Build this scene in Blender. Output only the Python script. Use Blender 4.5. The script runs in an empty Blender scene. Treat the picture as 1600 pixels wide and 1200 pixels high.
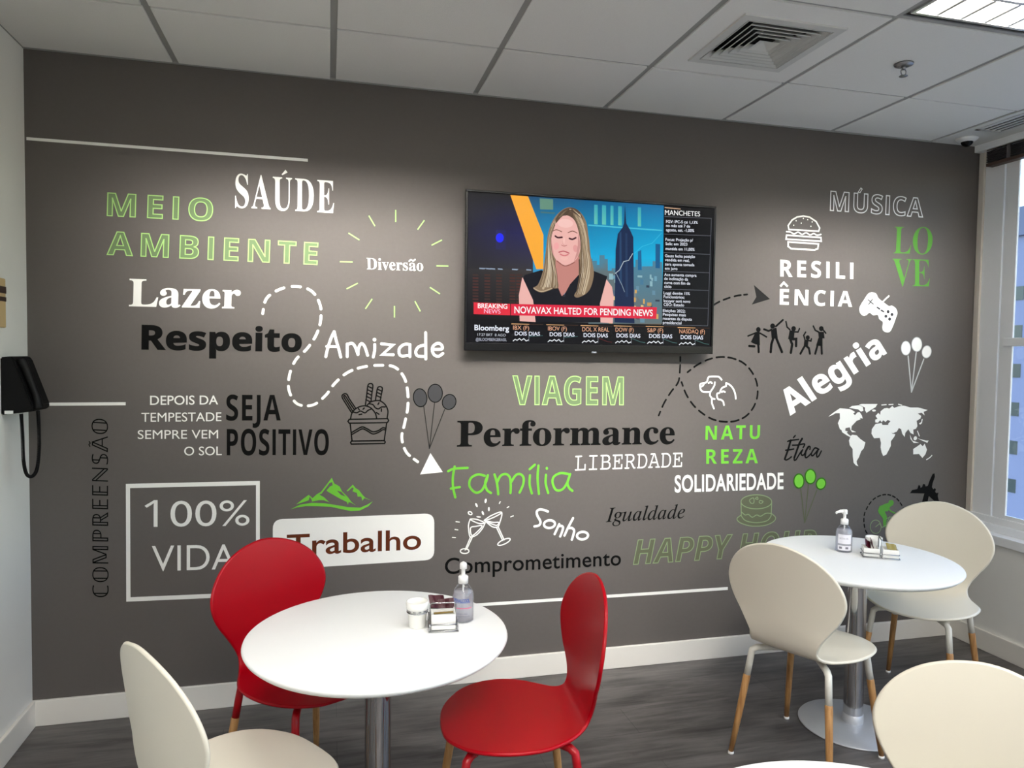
import bpy, bmesh, math, random
from mathutils import Vector, Matrix

random.seed(7)
C = bpy.context.scene.collection
sc = bpy.context.scene
PI = math.pi

# ---------------------------------------------------------------- camera
F, YAW, PITCH, ROLL = 1128.07, 0.2489, -0.0417, 0.0137      # pixels (1600 wide) and radians
CAM = Vector((1.164, -3.2678, 1.5399))
H = 2.7103                                                   # ceiling height
fwd = Vector((math.sin(YAW) * math.cos(PITCH), math.cos(YAW) * math.cos(PITCH), math.sin(PITCH)))
r0 = Vector((math.cos(YAW), -math.sin(YAW), 0)); u0 = r0.cross(fwd)
right = math.cos(ROLL) * r0 + math.sin(ROLL) * u0
up = -math.sin(ROLL) * r0 + math.cos(ROLL) * u0
cd = bpy.data.cameras.new('camera'); cd.sensor_width = 36; cd.lens = F / 1600 * 36; cd.clip_start = 0.02
cam = bpy.data.objects.new('camera', cd); C.objects.link(cam); sc.camera = cam
cam.matrix_world = Matrix(((right.x, up.x, -fwd.x, CAM.x), (right.y, up.y, -fwd.y, CAM.y), (right.z, up.z, -fwd.z, CAM.z), (0, 0, 0, 1)))

# ---------------------------------------------------------------- world, exposure
sc.view_settings.view_transform = 'Standard'; sc.view_settings.look = 'None'
sc.view_settings.gamma = 1; sc.view_settings.use_curve_mapping = False
sc.view_settings.exposure = 0.25
sc.cycles.use_denoising = True
sc.cycles.max_bounces = 8; sc.cycles.diffuse_bounces = 5; sc.cycles.glossy_bounces = 4; sc.cycles.transmission_bounces = 8
sc.cycles.caustics_reflective = False; sc.cycles.caustics_refractive = False
w = bpy.data.worlds.new('sky'); sc.world = w; w.use_nodes = True
nt = w.node_tree; bg = nt.nodes['Background']
sky = nt.nodes.new('ShaderNodeTexSky'); sky.sky_type = 'NISHITA'
sky.sun_disc = False; sky.sun_elevation = math.radians(24); sky.sun_rotation = math.radians(200)
nt.links.new(sky.outputs[0], bg.inputs[0]); bg.inputs[1].default_value = 0.7

# ---------------------------------------------------------------- lamps of the room: louvred ceiling troffers
# batwing louvres: most of the light leaves to the two long sides, little straight down
TROFFERS = [(3.072, -1.775, 38), (0.572, -1.775, 57), (1.822, -2.40, 62), (3.072, -4.275, 44), (0.572, -4.275, 62), (1.822, -5.525, 50)]   # x, y, watts; last three unseen, added as fill behind the camera
TW, TD = 1.212, 0.60
for i, (tx, ty, watts) in enumerate(TROFFERS):
    tilt, spr, side = ((60, 50, 0.36), (60, 50, 0.36), (52, 52, 0.36))[i] if i < 3 else (38, 104, 0.38)
    for sgn in (1, -1, 0):
        ld = bpy.data.lights.new('troffer_lamp', 'AREA'); ld.shape = 'RECTANGLE'; ld.size = TW - 0.06; ld.size_y = 0.08
        ld.energy = watts * (side if sgn else 1 - 2 * side); ld.color = (1.0, 0.962, 0.915); ld.spread = math.radians(spr if sgn else 165)
        lo = bpy.data.objects.new('troffer_lamp', ld); C.objects.link(lo)
        lo.location = (tx + TW / 2, ty + TD / 2 + sgn * 0.14, H + 0.042); lo.rotation_euler = (sgn * math.radians(tilt), 0, 0)

# ---------------------------------------------------------------- helpers
def lin(r, g, b):
    f = lambda c: (c / 255 / 12.92) if c / 255 <= 0.04045 else ((c / 255 + 0.055) / 1.055) ** 2.4
    return (f(r), f(g), f(b), 1)

MATS = {}
def mat(name, rgb, rough=0.5, metal=0.0, noise=0.0, nscale=30, bump=0.0, spec=0.5, emit=0.0, trans=0.0, ior=1.45, coat=0.0):
    if name in MATS: return MATS[name]
    m = bpy.data.materials.new(name); m.use_nodes = True; MATS[name] = m
    n = m.node_tree; b = n.nodes['Principled BSDF']
    col = lin(*rgb)
    b.inputs['Base Color'].default_value = col; b.inputs['Roughness'].default_value = rough
    b.inputs['Metallic'].default_value = metal; b.inputs['Specular IOR Level'].default_value = spec
    b.inputs['IOR'].default_value = ior; b.inputs['Transmission Weight'].default_value = trans; b.inputs['Coat Weight'].default_value = coat
    if emit:
        b.inputs['Emission Color'].default_value = col; b.inputs['Emission Strength'].default_value = emit
    if noise or bump:
        tc = n.nodes.new('ShaderNodeTexCoord'); nz = n.nodes.new('ShaderNodeTexNoise')
        nz.inputs['Scale'].default_value = nscale; nz.inputs['Detail'].default_value = 5
        n.links.new(tc.outputs['Object'], nz.inputs['Vector'])
        if noise:
            mx = n.nodes.new('ShaderNodeMix'); mx.data_type = 'RGBA'
            mx.inputs[6].default_value = tuple(c * (1 - noise) for c in col[:3]) + (1,)
            mx.inputs[7].default_value = tuple(min(1, c * (1 + noise)) for c in col[:3]) + (1,)
            n.links.new(nz.outputs['Fac'], mx.inputs[0]); n.links.new(mx.outputs[2], b.inputs['Base Color'])
        if bump:
            bp = n.nodes.new('ShaderNodeBump'); bp.inputs['Strength'].default_value = bump; bp.inputs['Distance'].default_value = 0.002
            n.links.new(nz.outputs['Fac'], bp.inputs['Height']); n.links.new(bp.outputs[0], b.inputs['Normal'])
    return m

def clear_mat(name, tint=(1, 1, 1), gloss=0.06, rough=0.02, body=0.0, bodycol=(1, 1, 1)):
    """clear sheet: passes light straight through, with a little mirror reflection and an optional milky body"""
    if name in MATS: return MATS[name]
    m = bpy.data.materials.new(name); m.use_nodes = True; MATS[name] = m; n = m.node_tree; n.nodes.remove(n.nodes['Principled BSDF'])
    out = n.nodes['Material Output']; t = n.nodes.new('ShaderNodeBsdfTransparent'); t.inputs[0].default_value = (*tint, 1)
    g = n.nodes.new('ShaderNodeBsdfGlossy'); g.inputs['Roughness'].default_value = rough
    fr = n.nodes.new('ShaderNodeLayerWeight'); fr.inputs['Blend'].default_value = 0.12
    mu = n.nodes.new('ShaderNodeMath'); mu.operation = 'MULTIPLY_ADD'; mu.inputs[1].default_value = 0.5; mu.inputs[2].default_value = gloss * 0.5
    n.links.new(fr.outputs['Fresnel'], mu.inputs[0])
    mx = n.nodes.new('ShaderNodeMixShader'); n.links.new(mu.outputs[0], mx.inputs[0])
    src = t
    if body:
        df = n.nodes.new('ShaderNodeBsdfDiffuse'); df.inputs[0].default_value = (*bodycol, 1); tr = n.nodes.new('ShaderNodeBsdfTranslucent'); tr.inputs[0].default_value = (*bodycol, 1)
        m1 = n.nodes.new('ShaderNodeMixShader'); m1.inputs[0].default_value = 0.5; n.links.new(df.outputs[0], m1.inputs[1]); n.links.new(tr.outputs[0], m1.inputs[2])
        m2 = n.nodes.new('ShaderNodeMixShader'); m2.inputs[0].default_value = body; n.links.new(t.outputs[0], m2.inputs[1]); n.links.new(m1.outputs[0], m2.inputs[2]); src = m2
    n.links.new(src.outputs[0], mx.inputs[1]); n.links.new(g.outputs[0], mx.inputs[2]); n.links.new(mx.outputs[0], out.inputs[0])
    return m

def link(name, me, mats, parent=None, smooth=False):
    o = bpy.data.objects.new(name, me); C.objects.link(o)
    for m in (mats if isinstance(mats, (list, tuple)) else [mats]): me.materials.append(m)
    if smooth:
        for p in me.polygons: p.use_smooth = True
    if parent: o.parent = parent
    return o
def obj(name, bm, mats, parent=None, smooth=False):
    me = bpy.data.meshes.new(name); bm.normal_update(); bm.to_mesh(me); bm.free()
    return link(name, me, mats, parent, smooth)
def tag(o, label, cat, group=None):
    o['label'] = label; o['category'] = cat
    if group: o['group'] = group
    return o
def thing(name, label, cat, loc=(0, 0, 0), rz=0, group=None):
    o = bpy.data.objects.new(name, None); C.objects.link(o); o.empty_display_size = 0.1
    o.location = loc; o.rotation_euler = (0, 0, rz)
    return tag(o, label, cat, group)
def struct(name, bm, m, smooth=False, parent=None):
    o = obj(name, bm, m, parent, smooth)
    if not parent: o['kind'] = 'structure'
    return o
def copy_tree(o, parent=None):
    c = o.copy(); C.objects.link(c)
    if parent: c.parent = parent
    for ch in list(o.children): copy_tree(ch, c)
    return c

def box(bm, x0, y0, z0, x1, y1, z1, bev=0.0, mi=0):
    g = bmesh.ops.create_cube(bm, size=1)
    vs = g['verts']
    for v in vs:
        v.co = Vector(((x0 + x1) / 2 + v.co.x * (x1 - x0), (y0 + y1) / 2 + v.co.y * (y1 - y0), (z0 + z1) / 2 + v.co.z * (z1 - z0)))
    fs = {f for v in vs for f in v.link_faces}
    for f in fs: f.material_index = mi
    if bev:
        es = list({e for v in vs for e in v.link_edges})
        r = bmesh.ops.bevel(bm, geom=es, offset=bev, segments=2, affect='EDGES', profile=0.5)
        for f in r['faces']: f.material_index = mi
def quad(bm, pts, mi=0):
    f = bm.faces.new([bm.verts.new(p) for p in pts]); f.material_index = mi; return f
def lathe(bm, prof, seg=48, cx=0, cy=0, mi=0, sx=1.0, sy=1.0):
    rings = []
    for r, z in prof:
        if r < 1e-6: rings.append([bm.verts.new((cx, cy, z))])
        else: rings.append([bm.verts.new((cx + sx * r * math.cos(2 * PI * k / seg), cy + sy * r * math.sin(2 * PI * k / seg), z)) for k in range(seg)])
    for a, b in zip(rings, rings[1:]):
        for k in range(seg):
            k2 = (k + 1) % seg
            if len(a) == 1 and len(b) == 1: continue
            if len(a) == 1: f = bm.faces.new((a[0], b[k2], b[k]))
            elif len(b) == 1: f = bm.faces.new((a[k], a[k2], b[0]))
            else: f = bm.faces.new((a[k], a[k2], b[k2], b[k]))
            f.material_index = mi; f.smooth = True
def tube(bm, pts, rad, seg=12, caps=True, mi=0, closed=False):
    pts = [Vector(p) for p in pts]; n = len(pts)
    rads = rad if isinstance(rad, (list, tuple)) else [rad] * n
    rings = []; ref = None
    for i, p in enumerate(pts):
        if closed: t = (pts[(i + 1) % n] - pts[i - 1]).normalized()
        else:
            a = pts[max(0, i - 1)]; b = pts[min(n - 1, i + 1)]
            t = (b - a).normalized()
            if 0 < i < n - 1:
                t = ((pts[i] - pts[i - 1]).normalized() + (pts[i + 1] - pts[i]).normalized())
                t = t.normalized() if t.length > 1e-6 else (b - a).normalized()
        if ref is None:
            ref = Vector((0, 0, 1)) if abs(t.z) < 0.9 else Vector((1, 0, 0))
        s = t.cross(ref)
        if s.length < 1e-5: s = t.orthogonal()
        s.normalize(); q = s.cross(t).normalized(); ref = q
        rings.append([bm.verts.new(p + rads[i] * (math.cos(2 * PI * k / seg) * s + math.sin(2 * PI * k / seg) * q)) for k in range(seg)])
    m = n if closed else n - 1
    for i in range(m):
        a, b = rings[i], rings[(i + 1) % n]
        for k in range(seg):
            f = bm.faces.new((a[k], b[k], b[(k + 1) % seg], a[(k + 1) % seg])); f.smooth = True; f.material_index = mi
    if caps and not closed:
        bm.faces.new(rings[0]).material_index = mi; bm.faces.new(list(reversed(rings[-1]))).material_index = mi
def catmull(pts, n=8, closed=False):
    P = [Vector(p) for p in pts]; out = []
    m = len(P)
    for i in range(m if closed else m - 1):
        if closed: p0, p1, p2, p3 = P[i - 1], P[i], P[(i + 1) % m], P[(i + 2) % m]
        else: p0, p1, p2, p3 = P[max(0, i - 1)], P[i], P[i + 1], P[min(m - 1, i + 2)]
        for k in range(n):
            t = k / n
            out.append(0.5 * ((2 * p1) + (p2 - p0) * t + (2 * p0 - 5 * p1 + 4 * p2 - p3) * t * t + (3 * p1 - p0 - 3 * p2 + p3) * t ** 3))
    if not closed: out.append(P[-1])
    return out

# photograph coordinates of the wall print -> metres on the wall
def ray(px, py): return right * ((px - 800) / F) - up * ((py - 600) / F) + fwd
def on_y(px, py, y=0.0):
    d = ray(px, py); t = (y - CAM.y) / d.y; p = CAM + d * t
    return Vector((p.x, p.z))

# ---------------------------------------------------------------- flat artwork (print on the wall, picture on the screen)
def fill2d(loops):
    """loops of 2-D points (even-odd holes) -> (verts, tris)"""
    cu = bpy.data.curves.new('tmp', 'CURVE'); cu.dimensions = '2D'; cu.fill_mode = 'BOTH'
    for L in loops:
        s = cu.splines.new('POLY'); s.points.add(len(L) - 1)
        for q, p in zip(s.points, L): q.co = (p[0], p[1], 0, 1)
        s.use_cyclic_u = True
    o = bpy.data.objects.new('tmp', cu); me = o.to_mesh()
    v = [Vector((a.co.x, a.co.y)) for a in me.vertices]; f = [tuple(p.vertices) for p in me.polygons]
    o.to_mesh_clear(); bpy.data.objects.remove(o); bpy.data.curves.remove(cu)
    return v, f
def text_geo(body, bold=0.0, space=1.0, shear=0.0, ref=None, splines=False):
    cu = bpy.data.curves.new('tmp', 'FONT'); cu.body = body; cu.space_character = space; cu.resolution_u = 6
    cu.fill_mode = 'FRONT'
    cu.shear = shear; cu.offset = bold
    o = bpy.data.objects.new('tmp', cu); C.objects.link(o)
    bpy.context.view_layer.update()
    me = o.to_mesh(); v = [Vector((a.co.x, a.co.y)) for a in me.vertices]; f = [tuple(p.vertices) for p in me.polygons]
    o.to_mesh_clear()
    loops = []
    if splines:
        c2 = o.to_curve(bpy.context.evaluated_depsgraph_get())
        for s in c2.splines:
            B = s.bezier_points; L = []
            for i in range(len(B)):
                a, b = B[i], B[(i + 1) % len(B)]
                p0, p1, p2, p3 = a.co, a.handle_right, b.handle_left, b.co
                straight = (p1 - p0).cross(p3 - p0).length < 1e-5 and (p2 - p0).cross(p3 - p0).length < 1e-5
                n = 1 if straight else 6
                for k in range(n):
                    t = k / n; q = (1 - t) ** 3 * p0 + 3 * (1 - t) ** 2 * t * p1 + 3 * (1 - t) * t * t * p2 + t ** 3 * p3
                    L.append(Vector((q.x, q.y)))
            loops.append(L)
        o.to_curve_clear()
    cu.body = ref or body[0]; bpy.context.view_layer.update()
    m2 = o.to_mesh(); cap = max((a.co.y for a in m2.vertices), default=0.7); o.to_mesh_clear()
    bpy.data.objects.remove(o); bpy.data.curves.remove(cu)
    if '\U0001D5F9' in body and not any('\U0001D5EE' <= ch <= '\U0001D607' and ch != '\U0001D5F9' for ch in body):
        for p in [p for p in v] + [p for L in loops for p in L]:
            if p.y > cap * 1.03: p.y = cap
    return v, f, loops, cap

class Art:
    """collects flat coloured shapes lying on the plane y = const; later layers lie a fraction of a millimetre prouder"""
    def __init__(s, y, plane_y=0.0, pf=None):
        s.y = y; s.V = []; s.Fc = []; s.M = []; s.K = []; s.plane = plane_y
        s.pf = pf or (lambda x, y_: (x, y_)); s.layer = 0; s.parts = []; s.tick = 0; s.inc = 4e-6
    def part(s, name): s.parts.append((name, len(s.V), len(s.Fc)))
    def W(s, x, y_): return on_y(*s.pf(x, y_), s.plane)
    def add(s, v, f, mi=0, col=None, lay=None, prog=None):
        b = len(s.V); l = s.layer if lay is None else lay
        cols = col if callable(col) else (lambda p: col)
        s.tick += 1; l += s.tick * s.inc
        s.V += [(p[0], s.y - l - (prog[i] if prog else 0), p[1]) for i, p in enumerate(v)]
        for t in f: s.Fc.append([b + i for i in t]); s.M.append(mi)
        s.K += [cols(p) for p in v]
    def fill(s, loops, mi=0, col=None, smooth=False):
        L = [[s.W(*p) for p in lp] for lp in loops]
        if smooth: L = [catmull([(p.x, p.y, 0) for p in lp], 5, True) for lp in L]
        v, f = fill2d(L); s.add(v, f, mi, col)
    def _ribbon(s, P, wd, mi, col, closed, caps=True):
        P = [Vector((p[0], p[1])) for p in P]
        Q = [P[0]]
        for p in P[1:]:
            if (p - Q[-1]).length > 1e-5: Q.append(p)
        if closed and len(Q) > 2 and (Q[0] - Q[-1]).length < 1e-5: Q.pop()
        P = Q; n = len(P)
        if n < 2: return
        L, R_ = [], []
        for i in range(n):
            if closed: a, b = P[i - 1], P[(i + 1) % n]
            else: a, b = P[max(0, i - 1)], P[min(n - 1, i + 1)]
            d1 = (P[i] - a) if (P[i] - a).length > 0 else (b - P[i]); d2 = (b - P[i]) if (b - P[i]).length > 0 else d1
            d1 = d1.normalized(); d2 = d2.normalized(); t = d1 + d2
            t = t.normalized() if t.length > 1e-3 else d1
            nn = Vector((-t.y, t.x)); k = max(0.45, nn.dot(Vector((-d1.y, d1.x))))
            h = wd / 2 / k
            L.append(P[i] + nn * h); R_.append(P[i] - nn * h)
        v = L + R_; f = []
        for i in range(n if closed else n - 1):
            j = (i + 1) % n; f.append((i, n + i, n + j, j))
        s.add(v, f, mi, col, prog=[(i % n) * 1.5e-6 for i in range(2 * n)] if n < 200 else None)
        if caps and not closed:
            for e in (P[0], P[-1]): s.disc_m(e, wd / 2, mi, col)
    def disc_m(s, c, r, mi=0, col=None, n=14):
        s.add([c + Vector((math.cos(2 * PI * k / n), math.sin(2 * PI * k / n))) * r for k in range(n)], [tuple(range(n))], mi, col)
    def px(s, p):   # metres per photo pixel near p
        x, y = s.pf(*p); g = lambda u, v: on_y(u, v, s.plane)
        a = g(x - 4, y); b = g(x + 4, y); c = g(x, y - 4); d = g(x, y + 4)
        return ((b - a).length + (d - c).length) / 16
    def stroke(s, pts, wpx, mi=0, col=None, closed=False, smooth=True, caps=True):
        wd = wpx * s.px(pts[len(pts) // 2])
        P = [s.W(*p) for p in pts]
        if smooth and len(P) > 2: P = [Vector((q.x, q.y)) for q in catmull([(p.x, p.y, 0) for p in P], 6, closed)]
        s._ribbon(P, wd, mi, col, closed, caps)
    def ell(s, cx, cy, rx, ry, rot=0, n=40):
        c, q = math.cos(math.radians(rot)), math.sin(math.radians(rot))
        return [(cx + rx * math.cos(2 * PI * k / n) * c - ry * math.sin(2 * PI * k / n) * q, cy + rx * math.cos(2 * PI * k / n) * q + ry * math.sin(2 * PI * k / n) * c) for k in range(n)]
    def dash(s, cs, dl, wpx, mi=0, closed=False):
        P = catmull([(c[0], c[1], 0) for c in cs], 24, closed); n = len(P)
        for i in range(len(cs)):
            k = min(i * 24, n - 1); seg = [P[k]]
            for st in (1, -1):
                acc, j = 0, k; part = []
                while acc < dl / 2:
                    jn = j + st
                    if closed: jn %= n
                    if jn < 0 or jn >= n: break
                    acc += (P[jn] - P[j]).length; j = jn; part.append(P[j])
                seg = seg + part if st == 1 else list(reversed(part)) + seg
            s.part('dash'); s.stroke([(q.x, q.y) for q in seg], wpx, mi, smooth=False)
    def text(s, body, BL, BR, TL, mi=0, col=None, bold=0.0, space=1.0, shear=0.0, ref=None, outline=0, omi=1, hpx=None, slope=0, squeeze=1.0, fill=True):
        v, f, loops, cap = text_geo(body, bold, space, shear, ref, outline > 0)
        x0 = min(p.x for p in v); x1 = max(p.x for p in v)
        o = s.W(*BL)
        if BR is None:
            wpx = hpx / cap * (x1 - x0) * squeeze; BR = (BL[0] + wpx, BL[1] + slope * wpx); TL = (BL[0], BL[1] - hpx)
        u = (s.W(*BR) - o) / (x1 - x0); q = (s.W(*TL) - o) / cap
        m = lambda p: o + u * (p.x - x0) + q * p.y
        if fill: s.add([m(p) for p in v], f, mi, col)
        if outline:
            s.layer += 0.0003; wd = outline * s.px(BL)
            for L in loops: s._ribbon([m(p) for p in L], wd, omi, col, True)
            s.layer -= 0.0003
    def build(s, name, mats, parent=None, attr=False):
        if s.parts:
            xs = [v[0] for v in s.V]; zs = [v[2] for v in s.V]; o = Vector(((min(xs) + max(xs)) / 2, s.y, (min(zs) + max(zs)) / 2))
            root = bpy.data.objects.new(name, None); C.objects.link(root); root.location = o; root.empty_display_size = 0.05
            ends = s.parts[1:] + [('', len(s.V), len(s.Fc))]
            for (nm, v0, f0), (_, v1, f1) in zip(s.parts, ends):
                if f1 == f0: continue
                t = Art(s.y); t.V = [(v[0] - o.x, v[1] - o.y, v[2] - o.z) for v in s.V[v0:v1]]; t.Fc = [[i - v0 for i in f] for f in s.Fc[f0:f1]]; t.M = s.M[f0:f1]
                used = sorted(set(t.M)); t.M = [used.index(m) for m in t.M]
                t.build(nm, [mats[u] for u in used], root)
            return root
        me = bpy.data.meshes.new(name); me.from_pydata(s.V, [], s.Fc); 
        for p, mi in zip(me.polygons, s.M): p.material_index = mi
        if attr:
            a = me.color_attributes.new('picture', 'FLOAT_COLOR', 'POINT')
            for i, k in enumerate(s.K): a.data[i].color = k
        # face the room (-y)
        bm = bmesh.new(); bm.from_mesh(me)
        bm.normal_update()
        for f in bm.faces:
            if f.normal.y > 0: f.normal_flip()
        bm.to_mesh(me); bm.free()
        return link(name, me, mats, parent)

# ---------------------------------------------------------------- materials
def floor_mat():
    m = bpy.data.materials.new('vinyl_plank'); m.use_nodes = True; n = m.node_tree; b = n.nodes['Principled BSDF']; L = n.links.new
    tc = n.nodes.new('ShaderNodeTexCoord')
    br = n.nodes.new('ShaderNodeTexBrick'); br.offset = 0.37; br.inputs['Scale'].default_value = 1
    br.inputs['Brick Width'].default_value = 1.2; br.inputs['Row Height'].default_value = 0.2; br.inputs['Mortar Size'].default_value = 0.0012
    br.inputs['Color1'].default_value = (0.92, 0.92, 0.92, 1); br.inputs['Color2'].default_value = (1.08, 1.08, 1.08, 1); br.inputs['Mortar'].default_value = (0.55, 0.55, 0.55, 1)
    L(tc.outputs['Object'], br.inputs['Vector'])
    mp = n.nodes.new('ShaderNodeMapping'); mp.inputs['Scale'].default_value = (1.6, 14, 1); L(tc.outputs['Object'], mp.inputs['Vector'])
    n1 = n.nodes.new('ShaderNodeTexNoise'); n1.inputs['Scale'].default_value = 2.2; n1.inputs['Detail'].default_value = 8; n1.inputs['Roughness'].default_value = 0.65; n1.inputs['Distortion'].default_value = 0.6
    L(mp.outputs[0], n1.inputs['Vector'])
    mp2 = n.nodes.new('ShaderNodeMapping'); mp2.inputs['Scale'].default_value = (1.2, 4, 1); L(tc.outputs['Object'], mp2.inputs['Vector'])
    n2 = n.nodes.new('ShaderNodeTexNoise'); n2.inputs['Scale'].default_value = 2; n2.inputs['Detail'].default_value = 4; L(mp2.outputs[0], n2.inputs['Vector'])
    ad = n.nodes.new('ShaderNodeMath'); ad.operation = 'MULTIPLY_ADD'; ad.inputs[1].default_value = 0.45; L(n2.outputs['Fac'], ad.inputs[0])
    ml = n.nodes.new('ShaderNodeMath'); ml.operation = 'MULTIPLY'; ml.inputs[1].default_value = 0.6; L(n1.outputs['Fac'], ml.inputs[0]); L(ml.outputs[0], ad.inputs[2])
    cr = n.nodes.new('ShaderNodeValToRGB'); cr.color_ramp.elements[0].position = 0.36; cr.color_ramp.elements[0].color = lin(54, 51, 50)
    cr.color_ramp.elements[1].position = 0.68; cr.color_ramp.elements[1].color = lin(110, 106, 103); L(ad.outputs[0], cr.inputs[0])
    mx = n.nodes.new('ShaderNodeMix'); mx.data_type = 'RGBA'; mx.blend_type = 'MULTIPLY'; mx.inputs[0].default_value = 1
    L(cr.outputs[0], mx.inputs[6]); L(br.outputs[0], mx.inputs[7]); L(mx.outputs[2], b.inputs['Base Color'])
    b.inputs['Roughness'].default_value = 0.42
    bp = n.nodes.new('ShaderNodeBump'); bp.inputs['Strength'].default_value = 0.15; bp.inputs['Distance'].default_value = 0.002; L(n1.outputs['Fac'], bp.inputs['Height']); L(bp.outputs[0], b.inputs['Normal'])
    return m
def wood_mat():
    m = bpy.data.materials.new('beech'); m.use_nodes = True; n = m.node_tree; b = n.nodes['Principled BSDF']; L = n.links.new
    tc = n.nodes.new('ShaderNodeTexCoord'); mp = n.nodes.new('ShaderNodeMapping'); mp.inputs['Scale'].default_value = (60, 60, 4); L(tc.outputs['Object'], mp.inputs['Vector'])
    nz = n.nodes.new('ShaderNodeTexNoise'); nz.inputs['Scale'].default_value = 1.5; nz.inputs['Detail'].default_value = 6; L(mp.outputs[0], nz.inputs['Vector'])
    cr = n.nodes.new('ShaderNodeValToRGB'); cr.color_ramp.elements[0].position = 0.3; cr.color_ramp.elements[0].color = lin(150, 104, 58)
    cr.color_ramp.elements[1].position = 0.7; cr.color_ramp.elements[1].color = lin(196, 150, 96); L(nz.outputs['Fac'], cr.inputs[0]); L(cr.outputs[0], b.inputs['Base Color'])
    b.inputs['Roughness'].default_value = 0.4
    return m
def screen_mat():
    m = bpy.data.materials.new('screen_picture'); m.use_nodes = True; n = m.node_tree; b = n.nodes['Principled BSDF']
    a = n.nodes.new('ShaderNodeVertexColor'); a.layer_name = 'picture'
    b.inputs['Base Color'].default_value = (0.004, 0.004, 0.005, 1); b.inputs['Roughness'].default_value = 0.25; b.inputs['Specular IOR Level'].default_value = 0.06
    n.links.new(a.outputs['Color'], b.inputs['Emission Color']); b.inputs['Emission Strength'].default_value = 0.85
    return m
WALLP = mat('dark_grey_wallpaper', (97, 92, 89), 0.66, noise=0.05, nscale=60, bump=0.12, spec=0.2)
WHITEW = mat('white_wall_paint', (236, 235, 230), 0.7, noise=0.02, nscale=8, bump=0.05)
SKIRT = mat('white_gloss_skirting', (232, 228, 220), 0.4, noise=0.01)
TILE = mat('mineral_fibre_tile', (232, 231, 227), 0.9, noise=0.04, nscale=220, bump=0.35)
TBAR = mat('grid_bar', (158, 158, 155), 0.5, noise=0.01)
PVC = mat('white_window_frame', (246, 248, 250), 0.3, noise=0.01)
FLOOR = floor_mat(); WOOD = wood_mat()
PR = lambda nm, rgb: mat('print_' + nm, rgb, 0.7, spec=0.12, noise=0.01)
P_W = PR('white', (238, 237, 232)); P_K = PR('black', (6, 6, 6)); P_G = PR('green', (110, 188, 62)); P_GL = PR('pale_green', (164, 206, 126))
P_GF = PR('green_tint', (108, 128, 92)); P_OL = PR('olive_tint', (92, 96, 76)); P_OLL = PR('olive_line', (128, 146, 108)); P_DG = PR('dark_grey', (66, 66, 68))
P_BR = PR('brown', (92, 44, 24)); P_DGR = PR('dark_green', (58, 110, 34)); P_LV = PR('leaf_green', (88, 150, 62)); P_ST = PR('string_grey', (186, 188, 186))
P_CK = PR('charcoal', (34, 33, 33)); P_WALL = WALLP; P_SL = PR('silver', (226, 227, 228)); P_OS = PR('olive_string', (86, 92, 72))
TVP = mat('tv_gloss_black', (8, 8, 10), 0.25, noise=0.01, spec=0.25); BLK = mat('black_plastic', (7, 7, 8), 0.5, noise=0.02, spec=0.2)
WPL = mat('white_laminate', (244, 245, 244), 0.42, noise=0.006, nscale=12, spec=0.35)
REDS = mat('red_lacquer', (168, 0, 20), 0.3, noise=0.03, nscale=6, spec=0.3); WHS = mat('cream_lacquer', (232, 226, 210), 0.38, noise=0.01, nscale=6)
REDM = mat('red_metal', (170, 4, 20), 0.32, noise=0.02); WHM = mat('white_metal', (228, 226, 216), 0.35, noise=0.01)
CHR = mat('polished_steel', (196, 196, 198), 0.1, metal=1.0, noise=0.01); BST = mat('satin_grey_metal', (206, 210, 216), 0.35, metal=0.35, noise=0.03, nscale=90)
CAPW = mat('white_plastic', (240, 240, 238), 0.35, noise=0.005); CER = mat('white_ceramic', (244, 243, 238), 0.25, noise=0.005)

# ================================================================ SETTING
XW, XS, YB = 4.64, 4.552, -6.6          # window plane, lower wall face, rear of the room
bm = bmesh.new(); box(bm, -0.1, YB, -0.1, XW + 0.15, 0.1, 0.0); struct('floor', bm, FLOOR)
bm = bmesh.new(); box(bm, -0.1, 0.0, 0.0, XW + 0.15, 0.1, H + 0.12); struct('wall_back', bm, WALLP)
bm = bmesh.new(); box(bm, -0.1, YB, 0.0, 0.0, 0.0, H + 0.12); struct('wall_left', bm, WHITEW)
bm = bmesh.new(); box(bm, -0.1, YB - 0.1, 0.0, XW + 0.15, YB, H + 0.12); struct('wall_rear', bm, WHITEW)
bm = bmesh.new(); box(bm, XS, YB, 0.0, XW + 0.15, 0.0, 0.578); struct('wall_right', bm, WHITEW)
# ceiling: mineral tiles standing just proud of the recessed grid bars
XL = [-0.072 + 0.625 * k for k in range(9)]; XL = [0.0] + [0.553 + 0.625 * k for k in range(7)]
YL = [0.0] + [-0.5104 - 0.625 * k for k in range(10)]
tro = lambda x, y: any(tx - 0.02 < x < tx + TW + 0.02 and ty - 0.02 < y < ty + TD + 0.02 for tx, ty, _ in TROFFERS)
bm = bmesh.new(); vent_c = ((2.428 + 3.053) / 2, -0.5104 - 0.3125)
for i in range(len(XL) - 1):
    for j in range(len(YL) - 1):
        xa, xb, ya, yb = XL[i] + 0.012, XL[i + 1] - 0.012, YL[j + 1] + 0.008, YL[j] - 0.008
        if i == 0: xa = 0.004
        if j == 0: yb = -0.012
        cx, cy = (xa + xb) / 2, (ya + yb) / 2
        if tro(cx, cy): continue
        dz = random.uniform(-0.0015, 0.0025)
        if abs(cx - vent_c[0]) < 0.2 and abs(cy - vent_c[1]) < 0.2:
            o_ = 0.185; zz = H
            for (a0, b0, a1, b1) in ((xa, ya, cx - o_, yb), (cx + o_, ya, xb, yb), (cx - o_, ya, cx + o_, cy - o_), (cx - o_, cy + o_, cx + o_, yb)): box(bm, a0, b0, zz, a1, b1, zz + 0.015)
            continue
        box(bm, xa, ya, H + dz, xb, yb, H + 0.015 + dz, bev=0.002)
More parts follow.
